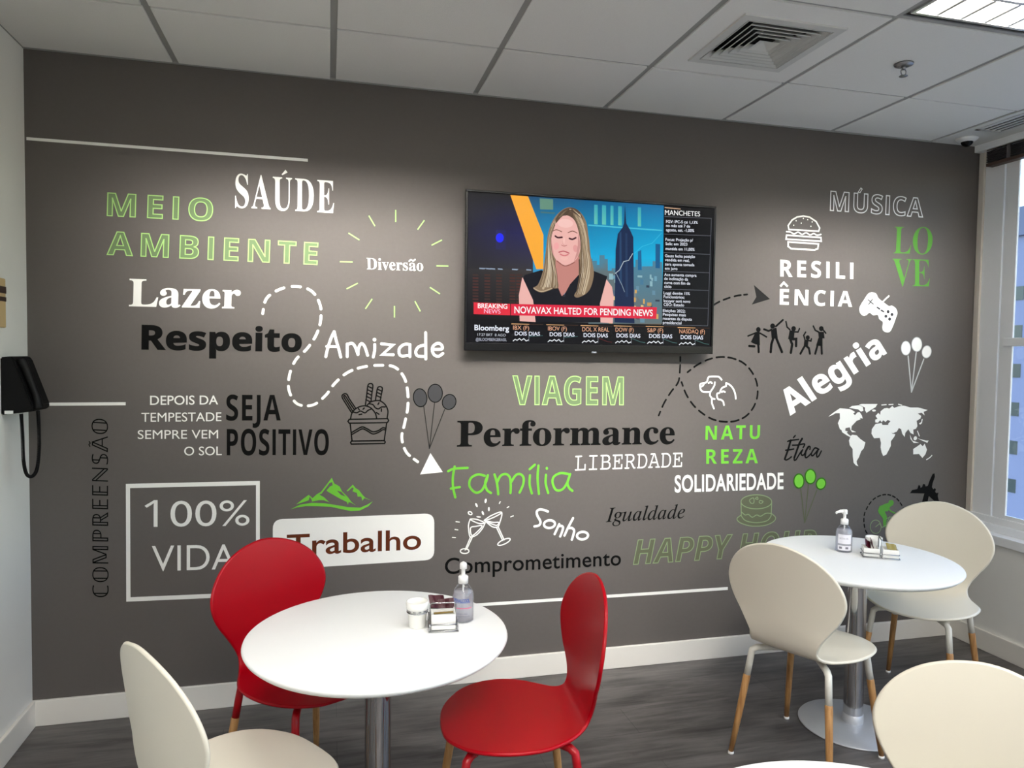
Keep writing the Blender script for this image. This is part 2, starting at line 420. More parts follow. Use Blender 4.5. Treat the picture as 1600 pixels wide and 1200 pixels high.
struct('ceiling', bm, TILE)
bm = bmesh.new()
for x in XL[1:]: box(bm, x - 0.014, YB, H + 0.006, x + 0.014, 0, H + 0.012)
for y in YL[1:]: box(bm, 0, y - 0.010, H + 0.007, XL[-1], y + 0.010, H + 0.0125)
box(bm, 0, -0.013, H - 0.002, XL[-1], 0, H + 0.010); box(bm, 0, YB, H - 0.001, 0.004, 0, H + 0.01)
struct('trim_1', bm, TBAR)
bm = bmesh.new()
for (tx, ty) in [(-9, -9)]: pass
box(bm, -0.1, YB, H + 0.10, XW + 0.15, 0.1, H + 0.16); struct('trim_2', bm, TILE)   # slab over the ceiling void
# plaster strip along the window and shallow pelmet beam
bm = bmesh.new()
box(bm, XL[-1] + 0.004, YB, H, 4.355, 0, H + 0.02); box(bm, 4.355, -0.236, H, 4.50, 0, H + 0.02); box(bm, 4.50, YB, H, 4.60, 0, H + 0.02)
struct('trim_3', bm, mat('ceiling_paint', (216, 216, 212), 0.8, noise=0.01))
bm = bmesh.new(); box(bm, 4.592, YB, H - 0.036, XW + 0.15, -0.001, H + 0.06, bev=0.003); box(bm, 4.612, YB, H - 0.0385, 4.618, -0.06, H - 0.034, mi=1)
struct('trim_4', bm, [PVC, BLK])
# skirting boards
def skirting(name, axis):
    bm = bmesh.new(); h = 0.106
    if axis == 'back': box(bm, 0.0, -0.015, 0, XS, 0, h, bev=0.003)
    if axis == 'left': box(bm, 0.0, YB, 0, 0.015, -0.012, h, bev=0.003)
    if axis == 'right': box(bm, XS - 0.015, YB, 0, XS, -0.012, h, bev=0.003)
    return struct(name, bm, SKIRT)
skirting('baseboard_back', 'back'); skirting('baseboard_left', 'left'); skirting('baseboard_right', 'right')
# window: sill, fixed panel, sash frame, transom, panes
bm = bmesh.new(); box(bm, XS - 0.012, YB, 0.578, XW + 0.02, -0.001, 0.625, bev=0.002); box(bm, XW - 0.035, YB, 0.625, XW + 0.06, -0.001, 0.665, bev=0.003); box(bm, XW - 0.012, YB, 0.665, XW + 0.06, -0.001, 0.70, bev=0.003)
struct('trim_5', bm, PVC)
bm = bmesh.new(); box(bm, XW - 0.012, -0.034, 0.70, XW + 0.05, -0.0015, H - 0.037, bev=0.002)
struct('trim_6', bm, mat('cream_casing', (216, 208, 196), 0.5, noise=0.01))
bm = bmesh.new(); box(bm, XW, -0.150, 0.70, XW + 0.02, -0.034, H - 0.037, bev=0.002); box(bm, XW + 0.012, -0.160, 0.70, XW + 0.02, -0.150, H - 0.037)
struct('trim_7', bm, PVC)
ys = -0.160; n = 0
while ys > YB + 0.4:
    n += 1; ye = max(ys - 1.25, YB)
    wn = bpy.data.objects.new('window_%d' % n, None); C.objects.link(wn); wn['kind'] = 'structure'; wn.location = (XW, ys, 0.70)
    bm = bmesh.new(); d = 0.075; zt = H - 0.037 - 0.70
    box(bm, 0, -d, 0, 0.012, 0, zt, bev=0.003); box(bm, 0, ye - ys, 0, 0.012, ye - ys + d, zt, bev=0.003)
    box(bm, 0, ye - ys + d, 0, 0.012, -d, 0.02); box(bm, 0, ye - ys + d, zt - 0.05, 0.012, -d, zt)
    obj('window_frame', bm, PVC, wn)
    bm = bmesh.new(); box(bm, -0.018, ye - ys + 0.035, 0.915, 0.02, -0.035, 0.960, bev=0.004); obj('transom', bm, PVC, wn)
    gl = clear_mat('window_glass', (0.94, 0.97, 0.98))
    bm = bmesh.new(); box(bm, 0.005, ye - ys + d - 0.005, 0.01, 0.009, -d + 0.005, zt - 0.04); obj('window_pane', bm, gl, wn)
    ys = ye
# gathered blind at the head of the window
bl = thing('window_blind', 'dark slatted blind gathered at the head of the right window', 'blind', (4.618, -0.075, H - 0.045))
bm = bmesh.new()
for k in range(7): box(bm, -0.022, -1.2, -0.011 - 0.0085 * k, 0.02, 0, -0.005 - 0.0085 * k, bev=0.001)
obj('blind_slats', bm, mat('dark_blind', (52, 48, 50), 0.5, noise=0.03), bl)
bm = bmesh.new(); box(bm, -0.024, -1.2, -0.084, 0.022, 0, -0.066, bev=0.003); obj('bottom_rail', bm, mat('brown_rail', (84, 66, 58), 0.5, noise=0.05), bl)
bm = bmesh.new(); box(bm, -0.025, -0.142, -0.066, 0.021, -0.122, 0); obj('ladder_tape', bm, mat('grey_tape', (96, 92, 94), 0.7, noise=0.02), bl)

# slot diffuser by the window
sd = thing('slot_diffuser', 'white linear slot diffuser with four black slots beside the window', 'air vent', (4.43, -0.236, H))
bm = bmesh.new(); box(bm, -0.075, -1.6, 0.010, 0.07, 0, 0.05)
for k in range(4): box(bm, -0.075 + 0.0335 * k + 0.0152, -1.6, 0.0004, -0.075 + 0.0335 * k + 0.0322, -0.019, 0.0045)
obj('plenum', bm, mat('slot_black', (5, 5, 5), 1.0, spec=0.0, noise=0.02), sd)
bm = bmesh.new()
for k in range(5):
    x = -0.075 + 0.0335 * k
    box(bm, x if k else x - 0.012, -1.6, -0.003, x + 0.015, 0, 0.004)
box(bm, -0.087, -0.018, -0.003, 0.074, 0.0, 0.004)
obj('slot_frame', bm, mat('diffuser_white', (208, 208, 206), 0.45, noise=0.01), sd)

# four-way ceiling diffuser
vd = thing('ceiling_diffuser', 'square four way louvred air diffuser set in a ceiling tile', 'air vent', (vent_c[0], vent_c[1], H))
DW = mat('diffuser_grey_white', (206, 206, 202), 0.5, noise=0.01)
def sq_ring(bm, r0_, z0, r1_, z1):
    a = [(-r0_, -r0_, z0), (r0_, -r0_, z0), (r0_, r0_, z0), (-r0_, r0_, z0)]; b = [(-r1_, -r1_, z1), (r1_, -r1_, z1), (r1_, r1_, z1), (-r1_, r1_, z1)]
    for k in range(4): quad(bm, (a[k], a[(k + 1) % 4], b[(k + 1) % 4], b[k]))
bm = bmesh.new(); sq_ring(bm, 0.205, 0.0, 0.203, -0.006); sq_ring(bm, 0.203, -0.006, 0.172, -0.006); sq_ring(bm, 0.172, -0.006, 0.168, 0.03); obj('rim', bm, DW, vd)
bm = bmesh.new()
for k in range(5):
    r = 0.168 - 0.025 * k
    sq_ring(bm, r, -0.006, r - 0.026, 0.016); sq_ring(bm, r - 0.026, 0.018, r, -0.0035); sq_ring(bm, r, -0.0035, r, -0.006); sq_ring(bm, r, -0.006, r - 0.003, -0.006)
obj('louvre_cone', bm, DW, vd)
bm = bmesh.new(); r = 0.042; a = [(-r, -r, -0.006), (r, -r, -0.006), (r, r, -0.006), (-r, r, -0.006)]
for k in range(4): quad(bm, (a[k], a[(k + 1) % 4], (0, 0, 0.012)))
obj('centre_cone', bm, DW, vd)
bm = bmesh.new(); box(bm, -0.17, -0.17, 0.05, 0.17, 0.17, 0.06); obj('duct', bm, BLK, vd)

# troffers
TUBE = mat('fluorescent_tube', (255, 250, 240), 0.4, emit=6.0); REFL = mat('bright_louvre', (238, 238, 236), 0.25, metal=0.7, noise=0.005)
def make_troffer():
    t = thing('ceiling_light', 'bright louvred fluorescent ceiling light', 'ceiling light')
    bm = bmesh.new(); e = 0.012
    box(bm, 0, 0, 0.0, TW, e, 0.07); box(bm, 0, TD - e, 0.0, TW, TD, 0.07); box(bm, 0, e, 0.0, e, TD - e, 0.07); box(bm, TW - e, e, 0.0, TW, TD - e, 0.07); box(bm, 0, 0, 0.07, TW, TD, 0.075)
    obj('housing', bm, REFL, t)
    bm = bmesh.new()
    for k in range(1, 12): box(bm, TW * k / 12 - 0.002, e, 0.008, TW * k / 12 + 0.002, TD - e, 0.036)
    for k in range(1, 12): box(bm, TW * k / 12 - 0.006, e, 0.003, TW * k / 12 + 0.006, TD - e, 0.006)
    for k in range(1, 4): box(bm, e, TD * k / 4 - 0.007, 0.002, TW - e, TD * k / 4 + 0.007, 0.005)
    for k in range(1, 4): box(bm, e, TD * k / 4 - 0.003, 0.008, TW - e, TD * k / 4 + 0.003, 0.038)
    obj('louvre', bm, REFL, t)
    for k in range(4):
        bm = bmesh.new(); y = TD * (k + 0.5) / 4; tube(bm, [(0.03, y, 0.053), (TW - 0.03, y, 0.053)], 0.012, 10); obj('lamp_tube', bm, TUBE, t)
    return t
t0 = make_troffer()
TL_ = ['bright louvred fluorescent ceiling light right of the sprinkler', 'louvred ceiling light over the left round table, above the photo', 'louvred ceiling light above the camera, middle of the room']
for i, (tx, ty, _) in enumerate(TROFFERS):
    t = t0 if i == 0 else copy_tree(t0)
    t.location = (tx, ty, H); t['group'] = 'louvred ceiling lights'
    t['label'] = (TL_ + ['louvred ceiling light behind the camera, %s' % s for s in ('on the window side', 'on the left side', 'in the far middle')])[i]

# sprinkler
sp = thing('fire_sprinkler', 'small chrome pendent sprinkler head hanging from a ceiling tile', 'sprinkler', (3.372, -0.82, H))
SPM = mat('sprinkler_chrome', (150, 150, 152), 0.3, metal=0.9, noise=0.02)
bm = bmesh.new(); lathe(bm, [(0, 0), (0.036, 0), (0.034, -0.006), (0.02, -0.010), (0.012, -0.012), (0, -0.012)], 28); obj('escutcheon', bm, SPM, sp)
bm = bmesh.new(); lathe(bm, [(0, -0.01), (0.008, -0.01), (0.007, -0.022), (0, -0.022)], 16)
for s in (-1, 1): tube(bm, [(0.006 * s, 0, -0.02), (0.012 * s, 0, -0.028), (0.011 * s, 0, -0.038), (0.003 * s, 0, -0.046)], 0.002, 8)
obj('yoke', bm, SPM, sp)
bm = bmesh.new(); lathe(bm, [(0, -0.045), (0.015, -0.046), (0.016, -0.048), (0, -0.049)], 20); obj('deflector', bm, SPM, sp)
# dome camera
dc = thing('dome_camera', 'small white ceiling dome camera with dark lens in the corner by the window', 'camera', (4.43, -0.108, H))
bm = bmesh.new(); lathe(bm, [(0, 0), (0.054, 0), (0.052, -0.006), (0.040, -0.016), (0.031, -0.020), (0, -0.020)], 32); obj('dome_base', bm, CAPW, dc)
bm = bmesh.new(); lathe(bm, [(0.029, -0.019), (0.027, -0.028), (0.019, -0.037), (0.010, -0.042), (0, -0.043)], 28); obj('lens_dome', bm, TVP, dc)

# ================================================================ WALL PRINT
def decal(name, label, cat, mats, draw, scale=None):
    a = Art(-0.0012, 0.0, scale); draw(a); o = a.build(name, mats); tag(o, label, cat); return o
zf = lambda ox, oy, s: (lambda x, y: (ox + x / s, oy + y / s))
def word(label, mats, *lines, name='wall_lettering'):
    def d(a):
        for kw in lines:
            if len(lines) > 1: a.part('text_line')
            a.text(**kw)
    return decal(name, label, 'wall lettering', mats, d)
T = lambda body, BL, BR, TL, **k: dict(body=body, BL=BL, BR=BR, TL=TL, **k)
def mb(s):   # sans bold
    out = ''
    for ch in s:
        if ch == 'I' and s.isupper(): out += '\U0001D5F9'          # plain bar, cut to capital height below
        elif 'A' <= ch <= 'Z': out += chr(0x1D5D4 + ord(ch) - 65)
        elif 'a' <= ch <= 'z': out += chr(0x1D5EE + ord(ch) - 97)
        else: out += ch
    return out
def alph(s, U, L, ex={}):
    return ''.join(ex.get(ch) or (chr(U + ord(ch) - 65) if 'A' <= ch <= 'Z' else chr(L + ord(ch) - 97) if 'a' <= ch <= 'z' else ch) for ch in s)
sb = lambda s: alph(s, 0x1D400, 0x1D41A)           # serif bold
it = lambda s: alph(s, 0x1D434, 0x1D44E, {'h': '\u210E'})
bi = lambda s: alph(s, 0x1D63C, 0x1D656)           # sans bold italic
tt = lambda s: alph(s, 0x1D670, 0x1D68A)           # typewriter
ds = lambda s: alph(s, 0x1D538, 0x1D552, {'C': '\u2102', 'N': '\u2115', 'P': '\u2119', 'R': '\u211D'})

word('green outlined words MEIO AMBIENTE at the upper left of the wall', [P_GF, P_GL],
     T(mb('MEIO'), (167.7, 337), (331.8, 345.5), (168.7, 301.5), space=1.32, outline=1.7), T(mb('AMBIENTE'), (167.7, 397.7), (495.4, 413.5), (168.7, 361.6), space=1.3, outline=1.7))
def d(a):
    a.text(sb('SAUDE'), (367.4, 323.8), (522, 333.3), (367.4, 270.6), space=1.12)
    a.fill([[(439.9, 272.7), (446.1, 265.3), (449.5, 269.6), (441.3, 273.8)]])
decal('wall_lettering', 'tall white serif word SAÚDE under the upper left rule', 'wall lettering', [P_W], d)
def d(a):
    a.text(sb('Diversao'), (573, 420.8), (661.3, 423.4), (572.5, 403), space=1.0)
    a.stroke([(639.5, 408), (642, 406), (645.5, 407.6), (648.5, 405.6)], 2.2)
decal('wall_lettering', 'small white word Diversão inside the green rays', 'wall lettering', [P_W], d)
word('bold white serif word Lazer above the black word Respeito', [P_W], T(sb('Lazer'), (201.5, 478.3), (375.6, 482), (202.5, 435.5), bold=0.006))
word('heavy black word Respeito left of the dashed white trail', [P_K], T(mb('Respeito'), (221, 545.5), (471.5, 549.3), (221.4, 507.4), bold=0.018))
word('white small caps lines DEPOIS DA TEMPESTADE SEMPRE VEM O SOL', [P_W],
     T('DEPOIS DA', (234.6, 632.5), (340.9, 631.8), (234.6, 618.3), bold=0.008), T('TEMPESTADE', (221, 659), (346, 658), (221, 645), bold=0.0),
     T('SEMPRE VEM', (215.3, 685.8), (340.9, 685), (215.3, 672), bold=0.0), T('O SOL', (287.9, 711.5), (346.6, 711), (287.9, 697.8), bold=0.003))
word('condensed black words SEJA POSITIVO left of the ice cream drawing', [P_K],
     T(mb('SEJA'), (353.4, 657), (438.7, 656.8), (353.4, 616.3), space=1.04), T(mb('POSITIVO'), (354.4, 711.4), (513.7, 710.8), (354.4, 670.3), space=1.04))
def d(a):
    a.text(ds('COMPREENSAO'), (169.6, 933), (168.5, 655), (144.5, 933), space=1.06)
    a.stroke([(140.6, 697.5), (139.2, 694.5), (141, 692.5), (139.4, 689.5)], 1.5)
decal('wall_lettering', 'vertical black inline word COMPREENSÃO at the far left', 'wall lettering', [P_K], d)
word('white words 100% VIDA inside the white square outline', [P_W], T('𝟣00%', (226, 823.6), (389.8, 820.8), (226, 781.5), bold=-0.004), T('VIDA', (237.3, 892.7), (368, 889), (237.3, 853), bold=-0.004))
decal('wall_outline', 'white square outline around the words 100% VIDA', 'wall drawing', [P_W], lambda a: a.fill([[(196.8, 756), (406, 751.3), (406, 931), (197.4, 940)], [(203.3, 762.5), (400, 758), (400, 924.8), (204, 933)]]))
decal('wall_rule', 'long white rule at the top left of the grey wall', 'wall drawing', [P_W], lambda a: a.fill([[(41.5, 214.3), (481, 248.2), (481, 252.8), (41.5, 219)]]))
decal('wall_rule', 'short white rule running from behind the black telephone', 'wall drawing', [P_W], lambda a: a.fill([[(50, 629.3), (196.5, 628.4), (196.5, 633.2), (50, 634.2)]]))
decal('wall_rule', 'long white rule low on the wall behind the red chairs', 'wall drawing', [P_W], lambda a: a.fill([[(640, 949.5), (1137, 917), (1137, 921.6), (640, 954.5)]]))
def d(a):
    def rr():
        TLc, TRc, BRc, BLc = (426.3, 811.5), (678.5, 802), (678.5, 874.5), (426.3, 890.5); P = [TLc, TRc, BRc, BLc]; r = 15; out = []
        for i, p in enumerate(P):
            q0, q1 = P[i - 1], P[(i + 1) % 4]; n0 = math.dist(p, q0); n1 = math.dist(p, q1)
            a0 = (p[0] + (q0[0] - p[0]) * r / n0, p[1] + (q0[1] - p[1]) * r / n0); a1 = (p[0] + (q1[0] - p[0]) * r / n1, p[1] + (q1[1] - p[1]) * r / n1)
            for k in range(7):
                t = k / 6; out.append(((1 - t) ** 2 * a0[0] + 2 * t * (1 - t) * p[0] + t * t * a1[0], (1 - t) ** 2 * a0[1] + 2 * t * (1 - t) * p[1] + t * t * a1[1]))
        return out
    a.fill([rr()], 0); a.layer = 0.0004
    a.text('Trabalho', (448, 868), (657.8, 857.5), (448, 835.4), mi=1, bold=0.012)
decal('wall_lettering', 'white rounded plate with brown word Trabalho behind the red chair', 'wall lettering', [P_W, P_BR], d)
word('pale green outlined word VIAGEM below the television', [P_GF, P_GL], T(mb('VIAGEM'), (801.3, 632.2), (973.8, 632.5), (801.3, 587.2), space=1.06, outline=1.5))
word('heavy black serif word Performance', [P_K], T(sb('Performance'), (713.8, 697.5), (1054, 693.2), (714.4, 657.5), bold=0.008))
word('thin white typewriter word LIBERDADE', [P_W], T(tt('LIBERDADE'), (898, 735.6), (1065.3, 729.7), (898.8, 712), bold=-0.006))
word('narrow bold white word SOLIDARIEDADE', [P_W], T('SOLIDARIEDADE', (1054, 768.8), (1224, 763.5), (1054, 742.2), bold=0.022, space=1.05))
word('black italic word Igualdade', [P_K], T('𝐼' + it('gualdade'), (946.3, 815.6), (1069.7, 809.3), (947.2, 793.8), bold=0.004))
word('black rounded word Comprometimento behind the hand gel bottle', [P_K], T('Comprometimento', (695, 896.9), (970, 882.8), (695, 871.9), bold=0.01, space=1.03))
word('dull green outlined italic words HAPPY HOUR', [P_OL, P_OLL], T(bi('HAPPY HOUR'), (989.4, 881.9), (1275, 863), (989.4, 844), outline=1.3))
word('bright green words NATU REZA', [P_G], T(mb('NATU'), (1101.9, 687.2), (1187, 685.7), (1102.5, 665.3), space=1.28), T(mb('REZA'), (1103.4, 724.7), (1184, 723.7), (1103.4, 702.2), space=1.28))
def d(a):
    a.text(mb('MUSICA'), (1297, 328.8), (1441.3, 339.3), (1298, 298.8), outline=1.6, omi=0, fill=False, space=1.08)
    a.stroke([(1340.5, 300.5), (1345, 293.8), (1347, 295.5), (1343.5, 301.2)], 1.2, closed=True, smooth=False)
decal('wall_lettering', 'thin white outlined word MÚSICA at the upper right', 'wall lettering', [P_SL], d)
word('tall green serif letters LO over VE', [P_LV], T(sb('LO'), (1395.5, 396.3), (1455.8, 397.5), (1397.5, 354.3), bold=-0.008), T(sb('VE'), (1394.3, 447), (1452.5, 448), (1394.3, 404.3), bold=-0.008))
def d(a):
    a.part('text_line'); a.text(mb('RESILI'), (1218.8, 431.8), (1333, 435.8), (1218.8, 405.8), space=1.3, bold=0.006)
    a.part('text_line'); a.text(mb('ENCIA'), (1218, 475.8), (1331.3, 479.3), (1218.5, 451.3), space=1.26, bold=0.006)
    a.stroke([(1219, 447.5), (1224.5, 441.5), (1230.5, 447.8)], 3.2, smooth=False, caps=False)
decal('wall_lettering', 'bold white letters RESILI over ÊNCIA', 'wall lettering', [P_W], d)
word('heavy white slanting word Alegria', [P_W], T(mb('Alegria'), (1234, 649), (1385.5, 551.3), (1212, 616.5), bold=0.016))

# hand-drawn words
def strokes(a, L, wpx, mi=0, smooth=True):
    for s in L: a.stroke(s, wpx, mi, smooth=smooth)
def d(a):
    for s in ([(107, 360), (130, 260), (170, 140), (207, 62)], [(207, 62), (232, 170), (262, 270), (285, 365)], [(118, 238), (240, 240)], [(362, 360), (362, 210)], [(362, 220), (415, 200), (455, 240), (490, 335)],
              [(490, 335), (497, 260), (530, 205), (570, 240), (605, 345)], [(690, 215), (688, 290), (672, 365)], [(1108, 215), (1040, 215), (985, 260), (980, 320), (1010, 352), (1085, 345)], [(1108, 215), (1108, 360)],
              [(1280, 222), (1210, 245), (1178, 300), (1200, 350), (1285, 358)], [(1295, 75), (1297, 388)], [(1372, 272), (1440, 274), (1492, 265), (1485, 222), (1440, 200), (1385, 235), (1375, 290), (1400, 340), (1450, 355), (1500, 322)]): a.stroke(s, 4.5)
    a.stroke([(770, 207), (905, 222), (780, 335), (910, 337)], 4.5, smooth=False); a.disc_m(a.W(687, 158), 2.9 * a.px((687, 158)))
decal('wall_lettering', 'white handwritten word Amizade left of the television', 'wall lettering', [P_W], d, zf(495, 510, 7.619))
def d(a):
    strokes(a, [[(148, 65), (128, 180), (130, 300), (155, 415)], [(75, 118), (140, 90), (295, 80)], [(105, 315), (205, 298)], [(490, 170), (410, 155), (330, 200), (318, 290), (385, 360), (455, 335), (500, 250), (525, 165)], [(525, 165), (495, 250), (515, 330), (560, 365)],
                [(600, 155), (628, 250), (643, 380)], [(632, 240), (670, 170), (730, 150), (775, 190), (785, 280), (782, 365)], [(790, 240), (840, 165), (890, 150), (930, 190), (925, 270), (885, 360)], [(1003, 165), (1000, 270), (1025, 370)], [(1000, 95), (1058, 45)],
                [(1100, 55), (1090, 200), (1105, 375)], [(1185, 160), (1182, 260), (1210, 365)], [(1440, 150), (1350, 140), (1275, 180), (1260, 250), (1300, 330), (1370, 325), (1425, 250), (1460, 150)], [(1460, 150), (1430, 250), (1450, 310), (1485, 340)]], 3.7)
    a.stroke([(1194, 82), (1196, 90)], 3.7)
decal('wall_lettering', 'green handwritten word Família', 'wall lettering', [P_G], d, zf(690, 720, 7.273))
def d(a):
    strokes(a, [[(480, 255), (400, 225), (310, 212), (250, 255), (260, 340), (310, 430), (325, 490), (290, 545), (200, 565)], [(715, 520), (660, 640), (620, 725)], [(700, 560), (760, 555), (795, 590), (770, 690), (735, 775)], [(1003, 395), (900, 590), (825, 755)], [(920, 600), (980, 600), (1025, 650), (1010, 740), (978, 840)]], 3.7)
    a.stroke(a.ell(512, 518, 115, 80, -5), 3.7, closed=True, smooth=False); a.stroke(a.ell(1200, 757, 115, 78, -5), 3.7, closed=True, smooth=False)
decal('wall_lettering', 'white handwritten word Sonho slanting down', 'wall lettering', [P_W], d, zf(820, 780, 13.33))
def d(a):
    strokes(a, [[(450, 320), (420, 430), (370, 600), (300, 790), (285, 840)], [(690, 400), (620, 600), (550, 800)], [(765, 275), (690, 400)], [(940, 500), (870, 620), (850, 740)]], 3.2)
    strokes(a, [[(285, 830), (320, 865), (400, 830), (470, 775)], [(365, 350), (460, 320), (670, 295)], [(310, 595), (420, 580), (535, 560)], [(525, 245), (575, 188)], [(545, 800), (550, 870), (600, 850), (680, 720), (750, 610)], [(500, 455), (640, 450), (830, 420), (795, 520)],
                [(780, 580), (740, 680), (760, 730), (810, 720), (855, 650)], [(980, 570), (985, 500), (930, 500), (870, 620), (845, 740), (870, 800), (930, 770), (1010, 690)], [(1230, 570), (1130, 530), (1060, 610), (1020, 700), (1050, 750), (1120, 690), (1210, 580), (1170, 700), (1180, 780), (1230, 750), (1300, 615)]], 2.3)
decal('wall_lettering', 'small black brush script word Ética', 'wall lettering', [P_K], d, zf(1210, 670, 17.78))

# drawings
def d(a):
    for p, q in (((873, 112), (873, 188)), ((705, 148), (743, 213)), ((578, 257), (646, 300)), ((524, 436), (604, 438)), ((566, 606), (636, 570)), ((684, 730), (726, 668)), ((865, 712), (865, 785)), ((993, 683), (1027, 746)), ((1087, 596), (1149, 637)), ((1127, 462), (1202, 463)), ((1097, 333), (1162, 300)), ((1010, 235), (1052, 177))):
        a.part('ray'); a.stroke([p, q], 1.9, caps=False)
decal('ray_burst', 'ring of twelve thin green rays around the word Diversão', 'wall drawing', [P_GL], d, zf(400, 300, 4))
decal('dashed_trail', 'looping dashed white trail on the left half of the wall', 'wall drawing', [P_W], lambda a: a.dash([(410.5, 490), (416.5, 466.5), (437.5, 452), (463, 447.5), (487, 455), (500, 476), (501, 500.5), (494, 523.5), (480, 544.5), (462, 562.5), (452.4, 586), (451.8, 610.4), (464.6, 631), (488.7, 632.8), (508.5, 618), (524, 598), (543.6, 581.8), (566.6, 573.6), (591.8, 570.8), (615.9, 573.3), (631.4, 589.7), (637, 613), (637, 637), (632.3, 661.4), (627.8, 683.8), (635, 706.5), (652.7, 721.5)], 12.5, 4.4))
decal('arrow_tip', 'white triangle at the end of the white dashed trail', 'wall drawing', [P_W], lambda a: a.fill([[(962, 522), (1030, 627), (905, 640)]]), zf(400, 560, 3.53))
def d(a):
    a.dash([(155, 1115), (200, 1012), (257, 920), (318, 835), (332, 727), (335, 628)], 62, 2.8)
    a.dash([(345, 838), (383, 937), (440, 1025), (513, 1093), (600, 1145), (692, 1167), (790, 1162), (880, 1122), (945, 1045), (978, 945), (970, 838), (925, 745), (855, 675), (765, 638), (668, 628), (572, 648), (478, 693), (395, 755)], 58, 2.8)
    a.dash([(560, 235), (637, 180), (720, 143), (812, 117), (892, 107)], 50, 2.8)
decal('dashed_trail', 'looping dashed black trail around the dog and cat drawing', 'wall drawing', [P_K], d, lambda x, y: (1000 + x / 5.333, 440 + y / 5.333))
# dash lengths above are in drawing units
decal('arrow_tip', 'dark arrow head pointing at the letters ÊNCIA', 'wall drawing', [P_CK], lambda a: a.fill([[(948, 28), (1082, 145), (930, 192), (968, 128)]]), zf(1000, 440, 5.333))
def d(a):
    S = lambda L, **k: [a.stroke(s, 2.1, **k) for s in L]
    S([[(230, 745), (262, 1035)], [(825, 740), (785, 1030)], [(258, 893), (330, 850), (425, 803), (510, 835), (600, 882), (690, 862), (760, 818), (808, 825)], [(262, 925), (340, 880), (430, 835), (510, 868), (600, 918), (690, 893), (760, 850), (803, 852)],
       [(237, 675), (260, 580), (330, 500), (450, 460), (560, 490), (640, 580), (662, 672)], [(275, 560), (340, 572), (400, 545), (470, 575), (520, 535), (575, 512)], [(500, 460), (560, 400), (650, 375), (720, 380), (800, 440), (845, 540), (832, 668)], [(530, 425), (600, 440), (640, 490), (690, 510), (740, 480), (800, 478)],
       [(478, 455), (500, 290), (520, 130), (560, 97), (600, 125), (585, 260), (570, 390)], [(643, 370), (660, 260), (680, 165), (720, 148), (755, 175), (738, 280), (720, 375)], [(250, 565), (170, 440), (100, 320), (120, 270), (175, 270), (220, 350), (320, 500)], [(270, 545), (200, 430), (130, 315), (150, 298), (220, 405), (290, 510)]])
    S([[(365, 505), (380, 525)], [(440, 515), (460, 495)], [(375, 603), (420, 595)], [(685, 435), (700, 410)], [(740, 510), (738, 550)], [(660, 570), (700, 597)]])
    S([[(518 - 8 * k, 140 + 55 * k), (592 - 8 * k, 175 + 55 * k)] for k in range(5)]); S([[(680 - 8 * k, 190 + 52 * k), (748 - 7 * k, 222 + 52 * k)] for k in range(3)])
    for L in ([(215, 680), (840, 668), (858, 700), (835, 733), (215, 742), (195, 712)], [(250, 1035), (790, 1027), (803, 1050), (790, 1073), (250, 1083), (238, 1060)]): a.stroke(L, 2.1, closed=True, smooth=False)
decal('ice_cream_drawing', 'black line drawing of an ice cream tub with wafer sticks', 'wall drawing', [P_K], d, zf(525, 590, 10.43))
def balloons(label, sc_, es, ends, knot, mats, lw, sw):
    def d(a):
        for (cx, cy, rx, ry, rot), e in zip(es, ends):
            a.part('balloon'); a.layer = 0; a.stroke([e, ((e[0] * 2 + knot[0]) / 3, (e[1] * 2 + knot[1]) / 3), knot], sw, 2)
            a.layer = 0.0003; a.fill([a.ell(cx, cy, rx, ry, rot)], 0); a.layer = 0.0006; a.stroke(a.ell(cx, cy, rx, ry, rot), lw, 1, closed=True, smooth=False)
    decal('balloon_drawing', label, 'wall drawing', mats, d, sc_)
balloons('three dark grey balloons drawn with black outlines', zf(400, 560, 3.53), [(905, 217, 37, 50, -8), (988, 192, 40, 50, 0), (1065, 240, 37, 42, 20)], [(925, 265), (985, 242), (1040, 282)], (956, 498), [P_DG, P_K, P_CK], 1.5, 1.3)
balloons('three white balloons drawn at the right of the wall', zf(1330, 440, 6.316), [(537, 657, 46, 68, 0), (645, 620, 50, 70, 0), (742, 693, 45, 60, 10)], [(560, 735), (640, 700), (715, 765)], (593, 1090), [P_W, P_ST, P_ST], 1.0, 1.9)
balloons('three green balloons drawn with dark outlines', zf(1140, 720, 10), [(1080, 315, 78, 110, 0), (1260, 245, 82, 112, 0), (1425, 357, 72, 88, 15)], [(1110, 440), (1230, 370), (1360, 460)], (1170, 965), [P_G, P_DGR, P_OS], 2.0, 1.6)
